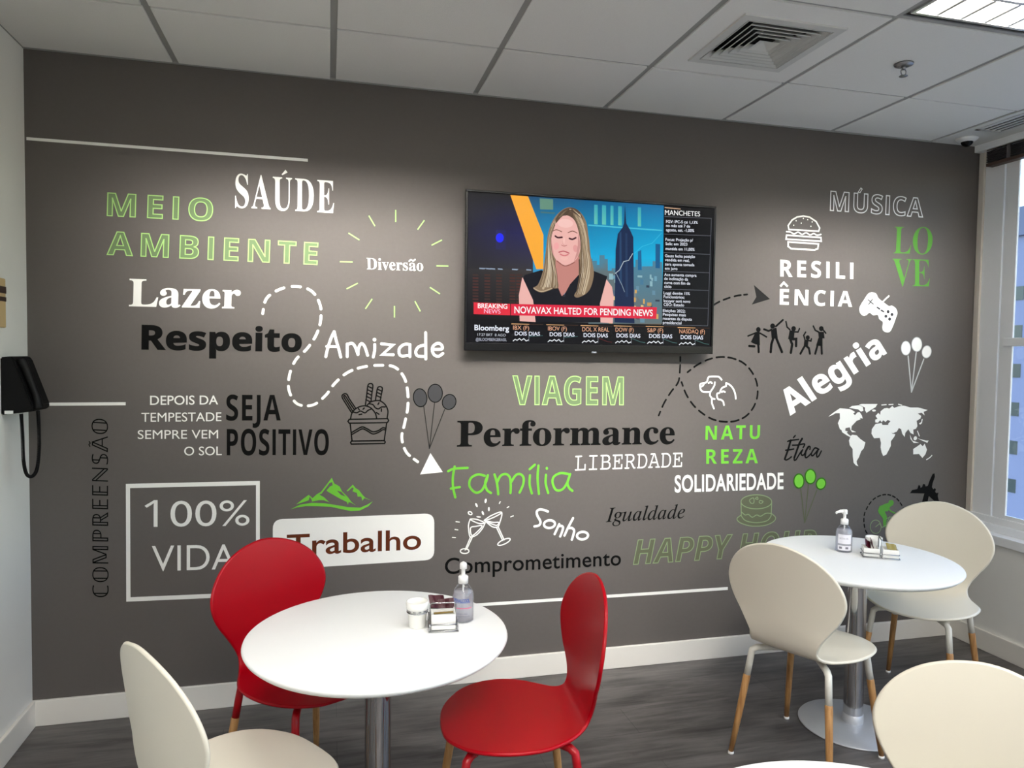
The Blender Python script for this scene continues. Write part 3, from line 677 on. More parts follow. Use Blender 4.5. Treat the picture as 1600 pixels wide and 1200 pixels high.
def d(a):
    a.part('ground_curve'); a.fill([[(45, 700), (200, 625), (400, 592), (600, 600), (800, 630), (1000, 665), (1200, 675), (1330, 620), (1415, 565), (1340, 650), (1200, 720), (1050, 730), (900, 700), (720, 660), (500, 650), (300, 648), (150, 670)]])
    a.part('peak'); a.fill([[(135, 620), (230, 545), (345, 460), (360, 490), (345, 550), (260, 580)]])
    a.part('peak'); a.fill([[(345, 460), (410, 515), (480, 450), (550, 410), (620, 320), (730, 175), (735, 245), (690, 265), (620, 360), (560, 440), (520, 455), (600, 500), (690, 585), (600, 550), (520, 548), (400, 572), (395, 540), (360, 490)]])
    a.part('peak'); a.fill([[(730, 175), (770, 270), (860, 320), (900, 400), (1000, 500), (1060, 580), (1130, 635), (1050, 590), (1010, 585), (1000, 625), (980, 580), (860, 520), (720, 440), (640, 390), (700, 320), (745, 300), (735, 245)], [(815, 390), (890, 410), (960, 490), (880, 460)]])
    a.part('peak'); a.fill([[(975, 395), (1080, 290), (1130, 350), (1180, 380), (1240, 460), (1290, 510), (1385, 550), (1270, 515), (1240, 560), (1220, 490), (1160, 490), (1150, 430), (1075, 400), (1095, 350), (1070, 335), (1000, 400)]])
decal('mountain_drawing', 'green drawing of three mountain peaks above the word Trabalho', 'wall drawing', [P_G], d, zf(450, 730, 10.667))
def d(a):
    def S(L, w_=1.8):
        for s in L: a.stroke(s, w_)
    a.part('glass'); S([[(285, 265), (268, 330), (280, 430), (300, 440), (350, 420), (405, 360), (435, 300)], [(290, 440), (235, 570)], [(308, 440), (250, 565)]])
    for L in ([(285, 265), (350, 265), (430, 300), (370, 305)], [(290, 350), (340, 335), (405, 330), (350, 395), (300, 425)], a.ell(230, 582, 43, 24, 0, 20)): a.stroke(L, 1.8, closed=True)
    a.part('glass'); S([[(425, 275), (500, 225), (600, 195), (580, 300), (560, 340), (510, 340), (450, 295), (425, 275)], [(430, 280), (520, 245), (595, 205)], [(548, 345), (610, 475)], [(565, 340), (625, 470)]])
    for L in ([(450, 285), (520, 295), (570, 295), (545, 325)], a.ell(623, 490, 68, 22, -25, 20)): a.stroke(L, 1.8, closed=True)
    a.part('drop'); a.stroke(a.ell(285, 203, 20, 14, 30, 12), 1.8, closed=True)
    for c in ((440, 80, 11, 22, 10), (348, 122, 10, 22, -25), (472, 162, 9, 22, 0), (412, 202, 10, 22, -20), (370, 240, 24, 7, 5)): a.part('drop'); a.fill([a.ell(*c, 16)])
    for L in ([(577, 107), (586, 88)], [(655, 148), (672, 138)], [(690, 240), (716, 230)], [(143, 288), (178, 292)], [(133, 366), (162, 370)], [(107, 445), (138, 447)]): a.part('tick'); a.stroke(L, 1.5)
decal('champagne_drawing', 'white line drawing of two clinking champagne glasses', 'wall drawing', [P_W], d, zf(690, 770, 6.4))
def d(a):
    a.part('dog_head'); strokes(a, [[(630, 310), (590, 265), (540, 245), (380, 248), (345, 290), (325, 350), (290, 375), (190, 400), (185, 470), (205, 530), (260, 565), (380, 567)], [(270, 380), (245, 430), (205, 455)], [(360, 380), (398, 358), (430, 382)], [(490, 365), (480, 430), (440, 500), (395, 570), (390, 640), (425, 700), (430, 800), (470, 910)], [(425, 700), (485, 712)]], 2.6); a.part('cat_head')
    strokes(a, [[(925, 705), (910, 590), (860, 480), (790, 410), (725, 380)], [(725, 380), (725, 440)], [(725, 445), (650, 475), (610, 530), (590, 580), (540, 600), (535, 660), (560, 715), (620, 730), (665, 770), (680, 840)], [(635, 570), (662, 550), (700, 568)]], 2.6)
decal('pets_drawing', 'white line drawing of a dog and a cat head in profile', 'wall drawing', [P_W], d, zf(1080, 570, 13.33))
def d(a):
    for c, Ps, Ls in (((247, 350, 36), [[(205, 385), (265, 385), (272, 595), (200, 580), (130, 545)]], [(2.4, [(210, 400), (150, 425), (85, 450)]), (2.4, [(268, 404), (320, 432), (375, 465)]), (3.6, [(105, 605), (185, 612)]), (3.6, [(245, 590), (250, 640), (252, 700)])]),
                      ((470, 295, 38), [[(440, 330), (470, 345), (510, 320), (532, 325), (550, 490), (455, 490)]], [(3.0, [(450, 355), (405, 370), (335, 345)]), (3.0, [(520, 300), (630, 200)]), (4.0, [(485, 470), (450, 580), (440, 700)]), (4.0, [(525, 480), (570, 590), (615, 700)])]),
                      ((798, 335, 36), [[(735, 360), (815, 370), (802, 500), (712, 500)]], [(2.4, [(740, 352), (695, 310), (678, 225)]), (2.4, [(815, 385), (866, 388), (890, 335)]), (4.0, [(745, 500), (775, 580), (755, 710)]), (4.0, [(765, 500), (838, 497), (836, 605)])]),
                      ((1018, 475, 32), [[(965, 505), (1030, 510), (1022, 615), (955, 610)]], [(2.4, [(972, 500), (955, 440), (985, 390)]), (2.4, [(1028, 520), (1068, 528), (1075, 495)]), (3.4, [(975, 600), (940, 660), (905, 725)]), (3.4, [(1000, 610), (1035, 640), (1052, 725)])]),
                      ((1230, 335, 36), [[(1180, 385), (1270, 385), (1282, 488), (1190, 485)], [(1185, 480), (1250, 484), (1250, 612), (1148, 600)]], [(2.4, [(1255, 350), (1300, 405)]), (2.4, [(1195, 392), (1135, 360), (1105, 295)]), (3.4, [(1170, 600), (1135, 725)]), (3.4, [(1233, 600), (1238, 725)])])):
        a.part('dancing_figure'); a.fill([a.ell(c[0], c[1], c[2], c[2] + 4, 0, 24)])
        for P in Ps: a.fill([P])
        for w_, L in Ls: a.stroke(L, w_, smooth=False)
decal('dancers_drawing', 'black silhouette row of five dancing figures', 'wall drawing', [P_K], d, zf(1160, 480, 10))
def d(a):
    a.part('bun_top'); a.stroke([(370, 315), (365, 290), (390, 255), (420, 237), (460, 230), (500, 238), (540, 265), (562, 305), (556, 325)], 2.3, closed=True, smooth=False)
    for c in ((415, 260), (460, 245), (487, 253), (515, 267), (400, 288), (447, 275), (507, 295)): a.disc_m(a.W(*c), 1.0 * a.px(c))
    a.part('lettuce'); a.stroke([(355, 328), (380, 331), (402, 342), (427, 331), (452, 345), (477, 335), (502, 348), (525, 340), (545, 350), (570, 345)], 2.1)
    a.part('patty'); a.stroke([(355, 350), (570, 365), (572, 388), (352, 375)], 2.3, closed=True, smooth=False)
    a.part('bun_bottom'); a.stroke([(365, 392), (555, 405), (550, 435), (530, 442), (385, 435), (365, 420)], 2.3, closed=True, smooth=False)
decal('burger_drawing', 'white line drawing of a hamburger', 'wall drawing', [P_W], d, zf(1140, 280, 4))
def d(a):
    a.fill([[(205, 105), (245, 120), (270, 165), (320, 205), (370, 240), (400, 237), (440, 265), (455, 310), (440, 360), (415, 430), (385, 490), (350, 502), (315, 485), (305, 450), (310, 400), (275, 370), (260, 330), (215, 332), (180, 308), (150, 330), (120, 338), (90, 315), (78, 270), (95, 225), (130, 170), (165, 120)]], 0, smooth=True)
    a.stroke([(312, 198), (345, 165), (370, 143)], 2.3); a.layer = 0.0004
    for s in ([(165, 180), (215, 222)], [(207, 175), (170, 225)]): a.stroke(s, 1.5, 1)
    for s in ([(255, 255), (278, 270)], [(295, 284), (318, 297)]): a.stroke(s, 2.2, 1)
    for c in ((362, 297), (400, 325), (340, 342), (377, 370)): a.fill([a.ell(c[0], c[1], 14, 16, 0, 16)], 1)
decal('controller_drawing', 'white drawing of a game controller with four dark buttons', 'wall drawing', [P_W, P_DG], d, zf(1330, 440, 6.316))
def d(a):
    for P in ([(120, 345), (180, 295), (270, 235), (400, 245), (440, 265), (470, 285), (445, 305), (470, 325), (500, 290), (530, 285), (560, 330), (570, 370), (530, 360), (545, 378), (490, 400), (425, 470), (420, 520), (485, 548), (430, 550), (410, 520), (400, 485), (345, 495), (340, 530), (375, 540), (360, 555), (385, 580), (415, 600), (400, 612), (360, 590), (300, 550), (290, 520), (270, 510), (243, 430), (270, 370), (268, 300), (215, 300), (170, 325)],
              [(390, 230), (430, 205), (520, 195), (570, 215), (580, 265), (550, 280), (510, 250), (450, 240)], [(520, 190), (560, 178), (765, 178), (740, 220), (690, 250), (620, 295), (600, 260), (600, 225), (560, 205)], a.ell(718, 265, 25, 14, 0, 14),
              [(410, 603), (430, 583), (490, 590), (540, 640), (605, 685), (585, 760), (550, 800), (520, 880), (490, 930), (495, 965), (515, 998), (480, 985), (450, 950), (440, 860), (437, 770), (400, 720), (390, 660)],
              [(740, 440), (820, 430), (830, 455), (910, 455), (940, 530), (960, 570), (1000, 575), (985, 610), (940, 670), (940, 730), (910, 790), (880, 845), (840, 862), (820, 820), (805, 750), (810, 690), (795, 625), (720, 630), (685, 570), (690, 510)],
              [(735, 420), (735, 385), (765, 375), (740, 335), (775, 295), (800, 322), (805, 275), (850, 238), (890, 232), (920, 240), (960, 205), (985, 230), (1040, 210), (1110, 200), (1200, 225), (1300, 225), (1425, 258), (1372, 282), (1385, 330), (1345, 292), (1295, 305), (1340, 335), (1330, 370), (1280, 400), (1290, 470), (1270, 505), (1235, 515), (1240, 580), (1200, 560), (1170, 510), (1130, 560), (1122, 612), (1090, 570), (1075, 510), (1045, 495), (1020, 540), (965, 566), (945, 545), (915, 480), (905, 440), (935, 405), (900, 388), (870, 415), (840, 392), (820, 420), (800, 392), (770, 425)],
              [(1360, 375), (1350, 430), (1325, 450), (1310, 435), (1340, 415), (1345, 380)], [(1190, 580), (1225, 660), (1310, 690), (1240, 690), (1200, 640)], a.ell(1262, 630, 22, 28, 20, 14), [(1290, 630), (1400, 660), (1437, 660), (1420, 690), (1340, 655)], [(1235, 770), (1290, 735), (1330, 705), (1360, 735), (1385, 700), (1415, 780), (1395, 840), (1355, 888), (1310, 835), (1235, 840)]): a.part('landmass'); a.fill([P])
    for s in ([(1290, 535), (1300, 560), (1315, 600)], [(1410, 910), (1450, 885), (1480, 855)], [(820, 192), (880, 187)], [(915, 187), (970, 183)], [(1040, 182), (1085, 195)]): a.part('landmass'); a.stroke(s, 1.4)
decal('world_map', 'white silhouette map of the world on the right of the wall', 'wall drawing', [P_W], d, zf(1280, 610, 8.42))
decal('plane_drawing', 'black silhouette of an airplane above the right white chair', 'wall drawing', [P_K], lambda a: a.fill([[(915, 405), (950, 355), (1030, 340), (1050, 280), (1075, 285), (1080, 320), (1105, 310), (1120, 260), (1150, 265), (1160, 300), (1195, 290), (1230, 190), (1270, 105), (1300, 95), (1305, 150), (1270, 250), (1260, 310), (1280, 345), (1305, 325), (1320, 345), (1310, 385), (1330, 405), (1360, 395), (1350, 450), (1370, 540), (1310, 540), (1210, 450), (1195, 520), (1180, 560), (1100, 560), (1140, 410)]]), zf(1330, 730, 10))
decal('dashed_circle', 'dashed black circle around the green cyclist', 'wall drawing', [P_K], lambda a: a.dash([(232, 1010), (203, 915), (196, 825), (205, 728), (243, 638), (292, 560), (357, 492), (433, 450), (513, 428), (592, 432), (665, 460), (727, 508), (777, 577), (820, 660), (845, 750), (850, 850), (830, 950), (790, 1040), (720, 1110), (620, 1150), (500, 1165), (390, 1140), (300, 1090)], 44, 1.9, closed=True), zf(1330, 730, 10))
def d(a):
    a.fill([[(590, 520), (640, 512), (665, 545), (650, 590), (605, 620), (570, 690), (520, 690), (545, 740), (560, 790), (540, 870), (550, 910), (580, 915), (575, 935), (500, 930), (495, 800), (430, 720), (415, 680), (440, 610), (520, 575), (580, 555)]], 0)
    a.stroke([(585, 650), (620, 690), (680, 715)], 2.0, 0); strokes(a, [[(440, 880), (480, 940)], [(550, 800), (640, 770)], [(600, 770), (550, 880)], [(440, 880), (380, 930)], [(480, 940), (550, 900)]], 1.3, 1, smooth=False)
    a.stroke(a.ell(380, 930, 85, 105), 1.2, 1, closed=True, smooth=False); a.stroke(a.ell(700, 900, 85, 105), 1.2, 1, closed=True, smooth=False)
decal('cyclist_drawing', 'green silhouette of a cyclist in a dashed circle', 'wall drawing', [P_LV, P_OLL], d, zf(1330, 730, 10))
def d(a):
    a.fill([a.ell(412, 910, 300, 110)], 0); a.layer = 0.0003
    a.fill([[(175, 640), (180, 860), (250, 935), (415, 965), (580, 935), (645, 860), (655, 640), (600, 560), (415, 530), (230, 560)]], 0, smooth=True); a.layer = 0.0006
    for L in (a.ell(415, 640, 240, 110), ): a.stroke(L, 1.3, 1, closed=True, smooth=False)
    strokes(a, [[(175, 640), (180, 860)], [(655, 640), (645, 860)], [(180, 860), (250, 935), (415, 965), (580, 935), (645, 860)], [(185, 800), (240, 845), (290, 835), (350, 880), (420, 845), (480, 865), (560, 820), (640, 820)], [(170, 850), (112, 905), (160, 965), (290, 1010), (412, 1020), (560, 1005), (680, 950), (715, 885), (655, 825)]], 1.3, 1)
    for L in ([(310, 610), (370, 580), (375, 655), (330, 660)], [(470, 620), (520, 635), (490, 665), (460, 650)], [(400, 590), (430, 565), (440, 600)]): a.stroke(L, 1.2, 1, closed=True)
decal('cake_drawing', 'dull green line drawing of a cake on a plate', 'wall drawing', [P_OL, P_OLL], d, zf(1140, 720, 10))

# ================================================================ TELEVISION
TVY = -0.080
q = [on_y(*p, TVY) for p in ((728.5, 296), (1120.8, 322), (1112.9, 552.5), (724.8, 548.5))]
tx0, tx1 = (q[0].x + q[3].x) / 2, (q[1].x + q[2].x) / 2; tz1, tz0 = (q[0].y + q[1].y) / 2, (q[2].y + q[3].y) / 2
tcx, tcz = (tx0 + tx1) / 2, (tz0 + tz1) / 2
tv = thing('television', 'wall mounted black flat television showing a news presenter', 'television', (tcx, 0, tz0))
inv = Matrix.Translation(-Vector((tcx, 0, tz0)))
def tvpart(name, bm, m, **k):
    bmesh.ops.transform(bm, matrix=inv, verts=bm.verts); return obj(name, bm, m, tv, **k)
bm = bmesh.new(); bz = 0.010; bb = 0.036
for a_ in ((tx0, tz0, tx1, tz0 + bb), (tx0, tz1 - bz, tx1, tz1), (tx0, tz0 + bb, tx0 + bz, tz1 - bz), (tx1 - bz, tz0 + bb, tx1, tz1 - bz)): box(bm, a_[0], TVY, a_[1], a_[2], TVY + 0.012, a_[3], bev=0.002)
tvpart('bezel', bm, TVP)
bm = bmesh.new(); box(bm, tx0 + 0.003, TVY + 0.0085, tz0 + 0.003, tx1 - 0.003, TVY + 0.03, tz1 - 0.003, bev=0.004); box(bm, tx0 + 0.15, TVY + 0.03, tz0 + 0.05, tx1 - 0.15, TVY + 0.055, tz1 - 0.2, bev=0.006); tvpart('back_housing', bm, BLK)
bm = bmesh.new(); box(bm, tcx - 0.22, -0.026, tz0 + 0.15, tcx + 0.22, -0.0006, tz1 - 0.25, bev=0.003); tvpart('wall_bracket', bm, BLK)
bm = bmesh.new(); box(bm, tcx - 0.012, TVY - 0.001, tz0 - 0.004, tcx + 0.012, TVY + 0.008, tz0 + 0.004, bev=0.001); tvpart('power_light', bm, mat('tv_sensor', (120, 124, 132), 0.3, noise=0.02))
S = Art(TVY + 0.0062, TVY, zf(710, 280, 3.81)); S.inc = 3e-6
K = lambda r, g, b: lin(r, g, b)
def tq(*pts): return [list(pts)]
S.add([Vector((tx0 + 0.006, tz0 + 0.03)), Vector((tx1 - 0.006, tz0 + 0.03)), Vector((tx1 - 0.006, tz1 - 0.006)), Vector((tx0 + 0.006, tz1 - 0.006))], [(0, 1, 2, 3)], 0, K(2, 2, 4))
step = 0.00016
def nl(): S.layer += step
def gq(pts, cols):   # quad with a colour per corner, subdivided
    n = 6; P = [S.W(*p) for p in pts]; v = []; f = []; cc = []
    for i in range(n + 1):
        for j in range(n + 1):
            s_, t_ = i / n, j / n; wts = ((1 - s_) * (1 - t_), s_ * (1 - t_), s_ * t_, (1 - s_) * t_)
            v.append(sum((P[k] * wts[k] for k in range(4)), Vector((0, 0)))); cc.append(tuple(sum(cols[k][c] * wts[k] for k in range(4)) for c in range(3)) + (1,))
    for i in range(n):
        for j in range(n): a_ = i * (n + 1) + j; f.append((a_, a_ + 1, a_ + n + 2, a_ + n + 1))
    b = len(S.V); S.add(v, f, 0, K(0, 0, 0)); S.K[b:] = cc
nl(); gq([(85, 80), (520, 108), (520, 330), (85, 320)], [K(8, 8, 14), K(14, 14, 24), K(26, 26, 90), K(14, 14, 40)])
gq([(85, 320), (520, 330), (520, 540), (80, 530)], [K(14, 14, 40), K(30, 30, 90), K(54, 52, 56), K(34, 33, 36)])
gq([(80, 530), (540, 540), (540, 845), (80, 835)], [K(40, 38, 40), K(62, 58, 56), K(16, 14, 14), K(6, 6, 7)])
gq([(440, 100), (1250, 155), (1246, 480), (470, 430)], [K(10, 70, 110), K(8, 110, 165), K(10, 178, 226), K(16, 150, 205)])
gq([(470, 430), (1246, 480), (1235, 865), (470, 845)], [K(16, 160, 215), K(10, 175, 222), K(120, 100, 80), K(90, 100, 110)])
nl()
S.fill(tq((335, 93), (440, 100), (532, 330), (532, 534), (490, 535)), 0, K(250, 172, 52))
gq([(248, 300), (308, 303), (308, 420), (248, 416)], [K(24, 24, 90), K(24, 24, 90), K(34, 34, 80), K(34, 34, 80)])
for x0_, x1_ in ((835, 856), (882, 906), (932, 950), (978, 1000), (1095, 1115)): gq([(x0_, 150 + (x0_ - 835) * .06), (x1_, 152 + (x0_ - 835) * .06), (x1_, 268 + (x0_ - 835) * .05), (x0_, 266 + (x0_ - 835) * .05)], [K(60, 165, 180), K(50, 160, 178), K(80, 190, 180), K(110, 200, 180)])
S.fill(tq((510, 112), (590, 118), (590, 180), (512, 178)), 0, K(96, 140, 120)); S.fill(tq((800, 268), (1240, 300), (1240, 308), (800, 276)), 0, K(70, 190, 215)); S.fill(tq((515, 190), (600, 196), (600, 206), (515, 200)), 0, K(60, 110, 120))
nl(); S.fill([S.ell(272, 348, 24, 28, 0, 16)], 0, K(16, 30, 255))
sk = [(800, 560)]; random.seed(3); x = 800
while x < 1240:
    h = random.uniform(450, 545); wd = random.uniform(14, 34); sk += [(x, h), (min(x + wd, 1240), h)]; x += wd
sk += [(1240, 860), (800, 860)]
S.fill([sk], 0, lambda p: lin(78, 128, 150) if p[1] > tcz + 0.03 else lin(96, 112, 116))
nl()
for _ in range(70):
    x, y = random.uniform(880, 1215), random.uniform(560, 830); w_, h_ = random.uniform(8, 30), random.uniform(10, 42)
    cc = random.choice([K(210, 165, 95), K(190, 150, 90), K(120, 130, 130), K(80, 100, 120), K(230, 200, 140), K(100, 140, 160), K(50, 62, 80)]) if y > 620 else random.choice([K(110, 160, 180), K(70, 120, 150), K(140, 180, 190)])
    S.fill(tq((x, y), (x + w_, y + 1), (x + w_, y + h_ + 1), (x, y + h_)), 0, cc); S.layer += 0.000004
S.fill(tq((1200, 384), (1228, 386), (1226, 530), (1200, 528)), 0, K(20, 90, 140)); S.fill(tq((1095, 430), (1115, 420), (1118, 540), (1095, 540)), 0, K(24, 100, 150))
nl(); S.fill(tq((1018, 148), (1026, 262), (1048, 300), (1068, 345), (1070, 620), (1075, 858), (955, 852), (962, 420), (975, 325), (1004, 285), (1012, 262)), 0, K(18, 38, 74))
S.fill(tq((985, 320), (996, 310), (1000, 620), (985, 620)), 0, K(34, 66, 104)); S.fill(tq((1020, 320), (1032, 322), (1036, 700), (1022, 700)), 0, K(30, 56, 92))
nl(); S.stroke([(960, 560), (985, 540), (1010, 490), (1040, 482), (1064, 442)], 1.0, 0, K(190, 205, 210), smooth=False); S.stroke([(965, 560), (1000, 630), (1015, 670)], 0.8, 0, K(150, 170, 180), smooth=False); S.stroke([(1075, 440), (1120, 400), (1180, 380), (1235, 320)], 0.7, 0, K(60, 190, 225), smooth=False)
for x in (150, 190, 215, 260, 345, 430): S.fill(tq((x, 522 + x * .03), (x + random.uniform(20, 50), 524 + x * .03), (x + 30, 531 + x * .03), (x, 529 + x * .03)), 0, K(150, 168, 190))
for x in (110, 180, 250, 330, 370):
    for y in range(565, 730, 18): S.fill(tq((x, y), (x + 34, y + 1), (x + 34, y + 10), (x, y + 9)), 0, K(74 + random.randint(-20, 10), 42, 36))
# presenter on the screen
HA, HB, HC, SK, SKd, DR = K(140, 118, 92), K(196, 176, 146), K(88, 70, 54), K(236, 180, 172), K(196, 132, 122), K(14, 15, 24)
nl(); S.fill([[(690, 166), (640, 185), (590, 240), (560, 320), (545, 430), (530, 540), (505, 610), (500, 660), (560, 660), (640, 640), (740, 650), (760, 690), (815, 640), (832, 570), (820, 500), (810, 430), (800, 340), (785, 250), (745, 190)]], 0, HA, smooth=True)
nl(); S.fill([[(405, 585), (440, 600), (475, 720), (487, 850), (390, 845), (385, 690)]], 0, SK); S.fill([[(900, 585), (940, 640), (950, 700), (945, 858), (865, 852), (862, 735)]], 0, SK)
S.fill([[(605, 470), (745, 460), (740, 600), (690, 645), (640, 700), (600, 600)]], 0, SKd)
nl(); S.fill([[(420, 570), (520, 540), (596, 590), (640, 695), (655, 690), (690, 625), (740, 570), (830, 545), (912, 578), (868, 740), (872, 852), (485, 850), (470, 720), (410, 590)]], 0, DR)
nl(); S.fill([[(575, 300), (600, 240), (660, 212), (712, 235), (745, 300), (752, 400), (735, 465), (690, 507), (655, 512), (612, 485), (582, 430), (570, 360)]], 0, SK, smooth=True)
nl(); S.fill([[(596, 250), (640, 188), (700, 168), (752, 200), (772, 280), (748, 310), (712, 238), (655, 214), (605, 262)]], 0, HC, smooth=True)
S.fill([[(602, 240), (560, 320), (545, 430), (530, 540), (500, 625), (470, 648), (520, 674), (590, 652), (622, 640), (604, 560), (578, 450), (571, 350), (590, 275)]], 0, HA, smooth=True)
S.fill([[(705, 178), (765, 240), (800, 340), (812, 450), (832, 560), (805, 660), (745, 702), (715, 690), (752, 620), (758, 480), (752, 380), (738, 300)]], 0, HA, smooth=True)
nl(); strokes(S, [[(592, 270), (560, 380), (552, 480), (540, 590), (510, 650)], [(770, 260), (788, 380), (795, 480), (815, 570), (780, 680)]], 3.0, 0) if False else None
for s_, w_, c_ in (([(588, 268), (562, 380), (554, 480), (546, 580), (530, 650)], 3.6, HB), ([(745, 215), (778, 330), (788, 440), (800, 560), (770, 680)], 4.2, HB), ([(576, 420), (585, 520), (610, 610), (590, 650)], 2.2, HC), ([(765, 430), (768, 540), (775, 620)], 2.4, K(220, 205, 180)), ([(690, 180), (740, 210), (770, 270)], 2.2, HB), ([(745, 480), (748, 580), (740, 640)], 2.4, HC), ([(475, 650), (520, 668), (580, 650)], 1.4, HB)): S.stroke(s_, w_, 0, c_)
for s_, w_, c_ in (([(588, 308), (610, 300), (640, 312)], 1.2, K(120, 78, 62)), ([(678, 318), (705, 308), (732, 320)], 1.2, K(120, 78, 62)), ([(602, 338), (618, 347), (642, 345)], 2.6, K(70, 30, 40)), ([(686, 352), (704, 357), (724, 348)], 2.6, K(70, 30, 40)), ([(655, 350), (648, 385), (664, 395)], 0.8, K(214, 150, 142)), ([(640, 392), (655, 398), (670, 393)], 1.2, K(190, 120, 116)), ([(624, 434), (652, 428), (684, 440)], 1.8, K(190, 92, 100)), ([(632, 446), (655, 455), (678, 448)], 2.0, K(214, 120, 124)), ([(612, 486), (660, 516), (715, 495)], 1.6, K(150, 92, 84))): S.stroke(s_, w_, 0, c_)
nl()
for el, c_ in ((S.ell(608, 398, 16, 22, 10), K(240, 168, 166)), (S.ell(722, 412, 14, 22, -10), K(226, 158, 154)), (S.ell(662, 262, 46, 26, 4), K(244, 196, 188)), (S.ell(654, 366, 5, 20, 4), K(246, 196, 188)), (S.ell(655, 470, 22, 12, 4), K(240, 186, 176))): S.fill([el], 0, c_)
S.fill(tq((738, 320), (752, 390), (740, 452), (712, 490), (728, 440), (736, 390)), 0, K(204, 146, 140)); S.fill(tq((574, 330), (576, 420), (596, 462), (586, 400)), 0, K(216, 156, 150))
random.seed(11)
for k in range(46):
    left = k % 2 == 0; t_ = random.random(); j_ = random.uniform(-4, 4)
    P_ = [(600, 240), (560, 330), (546, 440), (534, 545), (504, 640)] if left else [(735, 200), (772, 290), (792, 400), (812, 520), (775, 680)]
    Q_ = [(596, 270), (572, 350), (580, 450), (606, 560), (610, 645)] if left else [(712, 220), (742, 300), (756, 400), (756, 520), (728, 685)]
    S.stroke([(p[0] * (1 - t_) + q_[0] * t_ + j_, p[1] * (1 - t_) + q_[1] * t_) for p, q_ in zip(P_, Q_)], random.uniform(0.5, 1.1), 0, random.choice([HB, HA, K(172, 150, 120), K(216, 200, 174), K(116, 96, 72), HC]))
for k in range(14):
    t_ = k / 13; S.stroke([(604 + 60 * t_, 236 - 40 * t_ + 20 * t_ * t_), (650 + 50 * t_, 190 - 8 * t_), (700 + 55 * t_, 182 + 50 * t_)], 0.7, 0, random.choice([HC, HA, K(112, 92, 70), K(70, 54, 42)]))
S.fill([S.ell(654, 694, 9, 7)], 0, K(40, 42, 50))
nl(); S.fill(tq((115, 733), (333, 742), (333, 810), (115, 803)), 0, K(226, 44, 62)); S.fill(tq((337, 742), (1207, 762), (1203, 831), (337, 810)), 0, K(222, 38, 66))
nl(); WH = K(255, 255, 255)
S.text('BREAKING', (140, 767), (316, 771), (140, 739), 0, WH, bold=0.012); S.text('NEWS', (177, 797), (275, 800), (177, 772), 0, K(255, 200, 230)); S.text('NOVAVAX HALTED FOR PENDING NEWS', (358, 797), (1182, 815), (358, 757), 0, WH, bold=0.012)
S.fill(tq((80, 842), (1240, 872), (1238, 996), (76, 985)), 0, K(3, 3, 5), ) ; nl()
S.text('Bloomberg', (120, 898), (326, 904), (120, 866), 0, K(240, 244, 255), bold=0.018); S.text('17:27 BRT  8 AGO', (138, 932), (306, 936), (138, 917), 0, K(200, 205, 215), ref='1'); S.text('@BLOOMBERGBRASIL', (128, 962), (312, 964), (128, 945), 0, K(190, 195, 210), ref='B')
for k, (nm, x, y, w_, wd, dd) in enumerate((('IBX (F)', 350, 895, 95, 150, 360), ('IBOV (F)', 558, 900, 112, 148, 568), ('DOL X REAL', 762, 905, 160, 145, 770), ('DOW (F)', 960, 907, 108, 142, 966), ('S&P (F)', 1150, 910, 94, 138, 1160), ('NASDAQ (F)', 1340, 917, 152, 134, 1348))):
    S.fill(tq((x - 10, y - 36), (x + 96, y - 33), (x + 96, y - 30), (x - 10, y - 32)), 0, K(250, 190, 130)); S.fill(tq((x + 96, y - 33), (x + 180, y - 31), (x + 180, y - 29), (x + 96, y - 31)), 0, K(90, 60, 40))
    S.text(nm, (x, y), (x + w_, y + 2), (x, y - 24), 0, K(238, 176, 140)); S.text('DOIS DIAS', (dd, y + 34), (dd + wd, y + 37), (dd, y + 11), 0, K(236, 240, 255), bold=0.014)
    up_ = k < 2; base = y + 64
    S.stroke([(x, base + 4), (x + 12, base - 6), (x + 24, base), (x + 38, base - 10), (x + 50, base), (x + 64, base - 10), (x + 78, base + 4), (x + 92, base - 2)], 1.2, 0, K(240, 244, 250), smooth=False)
    S.stroke([(x + 94, base + 6), (x + 94, base - 42)], 0.5, 0, K(150, 160, 170)); S.stroke([(x + 98, base - 22), (x + 120, base - 24 if up_ else base - 14), (x + 150, base - 26 if up_ else base - 2), (x + 176, base - 28 if up_ else base + 2)], 0.8, 0, K(70, 110, 110) if k != 2 else K(90, 30, 30), smooth=False)
R = Art.__new__(Art); R.__dict__.update(S.__dict__); R.pf = zf(1020, 310, 5.718)      # right-hand column, same mesh
S_layer = S.layer + step; R.layer = S_layer
R.fill(tq((106, 72), (560, 92), (492, 1140), (86, 1120)), 0, K(3, 3, 6)); R.layer += step
R.fill(tq((108, 78), (250, 92), (250, 97), (108, 84)), 0, K(250, 200, 160))
R.text('MANCHETES', (110, 146), (424, 160), (110, 103), 0, WH, bold=0.0)
for y0_, y1_, xr in ((162, 178, 525), (318, 334, 518), (484, 500, 512), (650, 664, 505), (810, 822, 498), (972, 982, 494), (1130, 1138, 490)): R.stroke([(108 - (y0_ - 162) * .02, y0_), (xr, y1_)], 0.7, 0, K(96, 98, 108), smooth=False)
R.stroke([(525, 178), (492, 1138)], 0.7, 0, K(96, 98, 108), smooth=False)
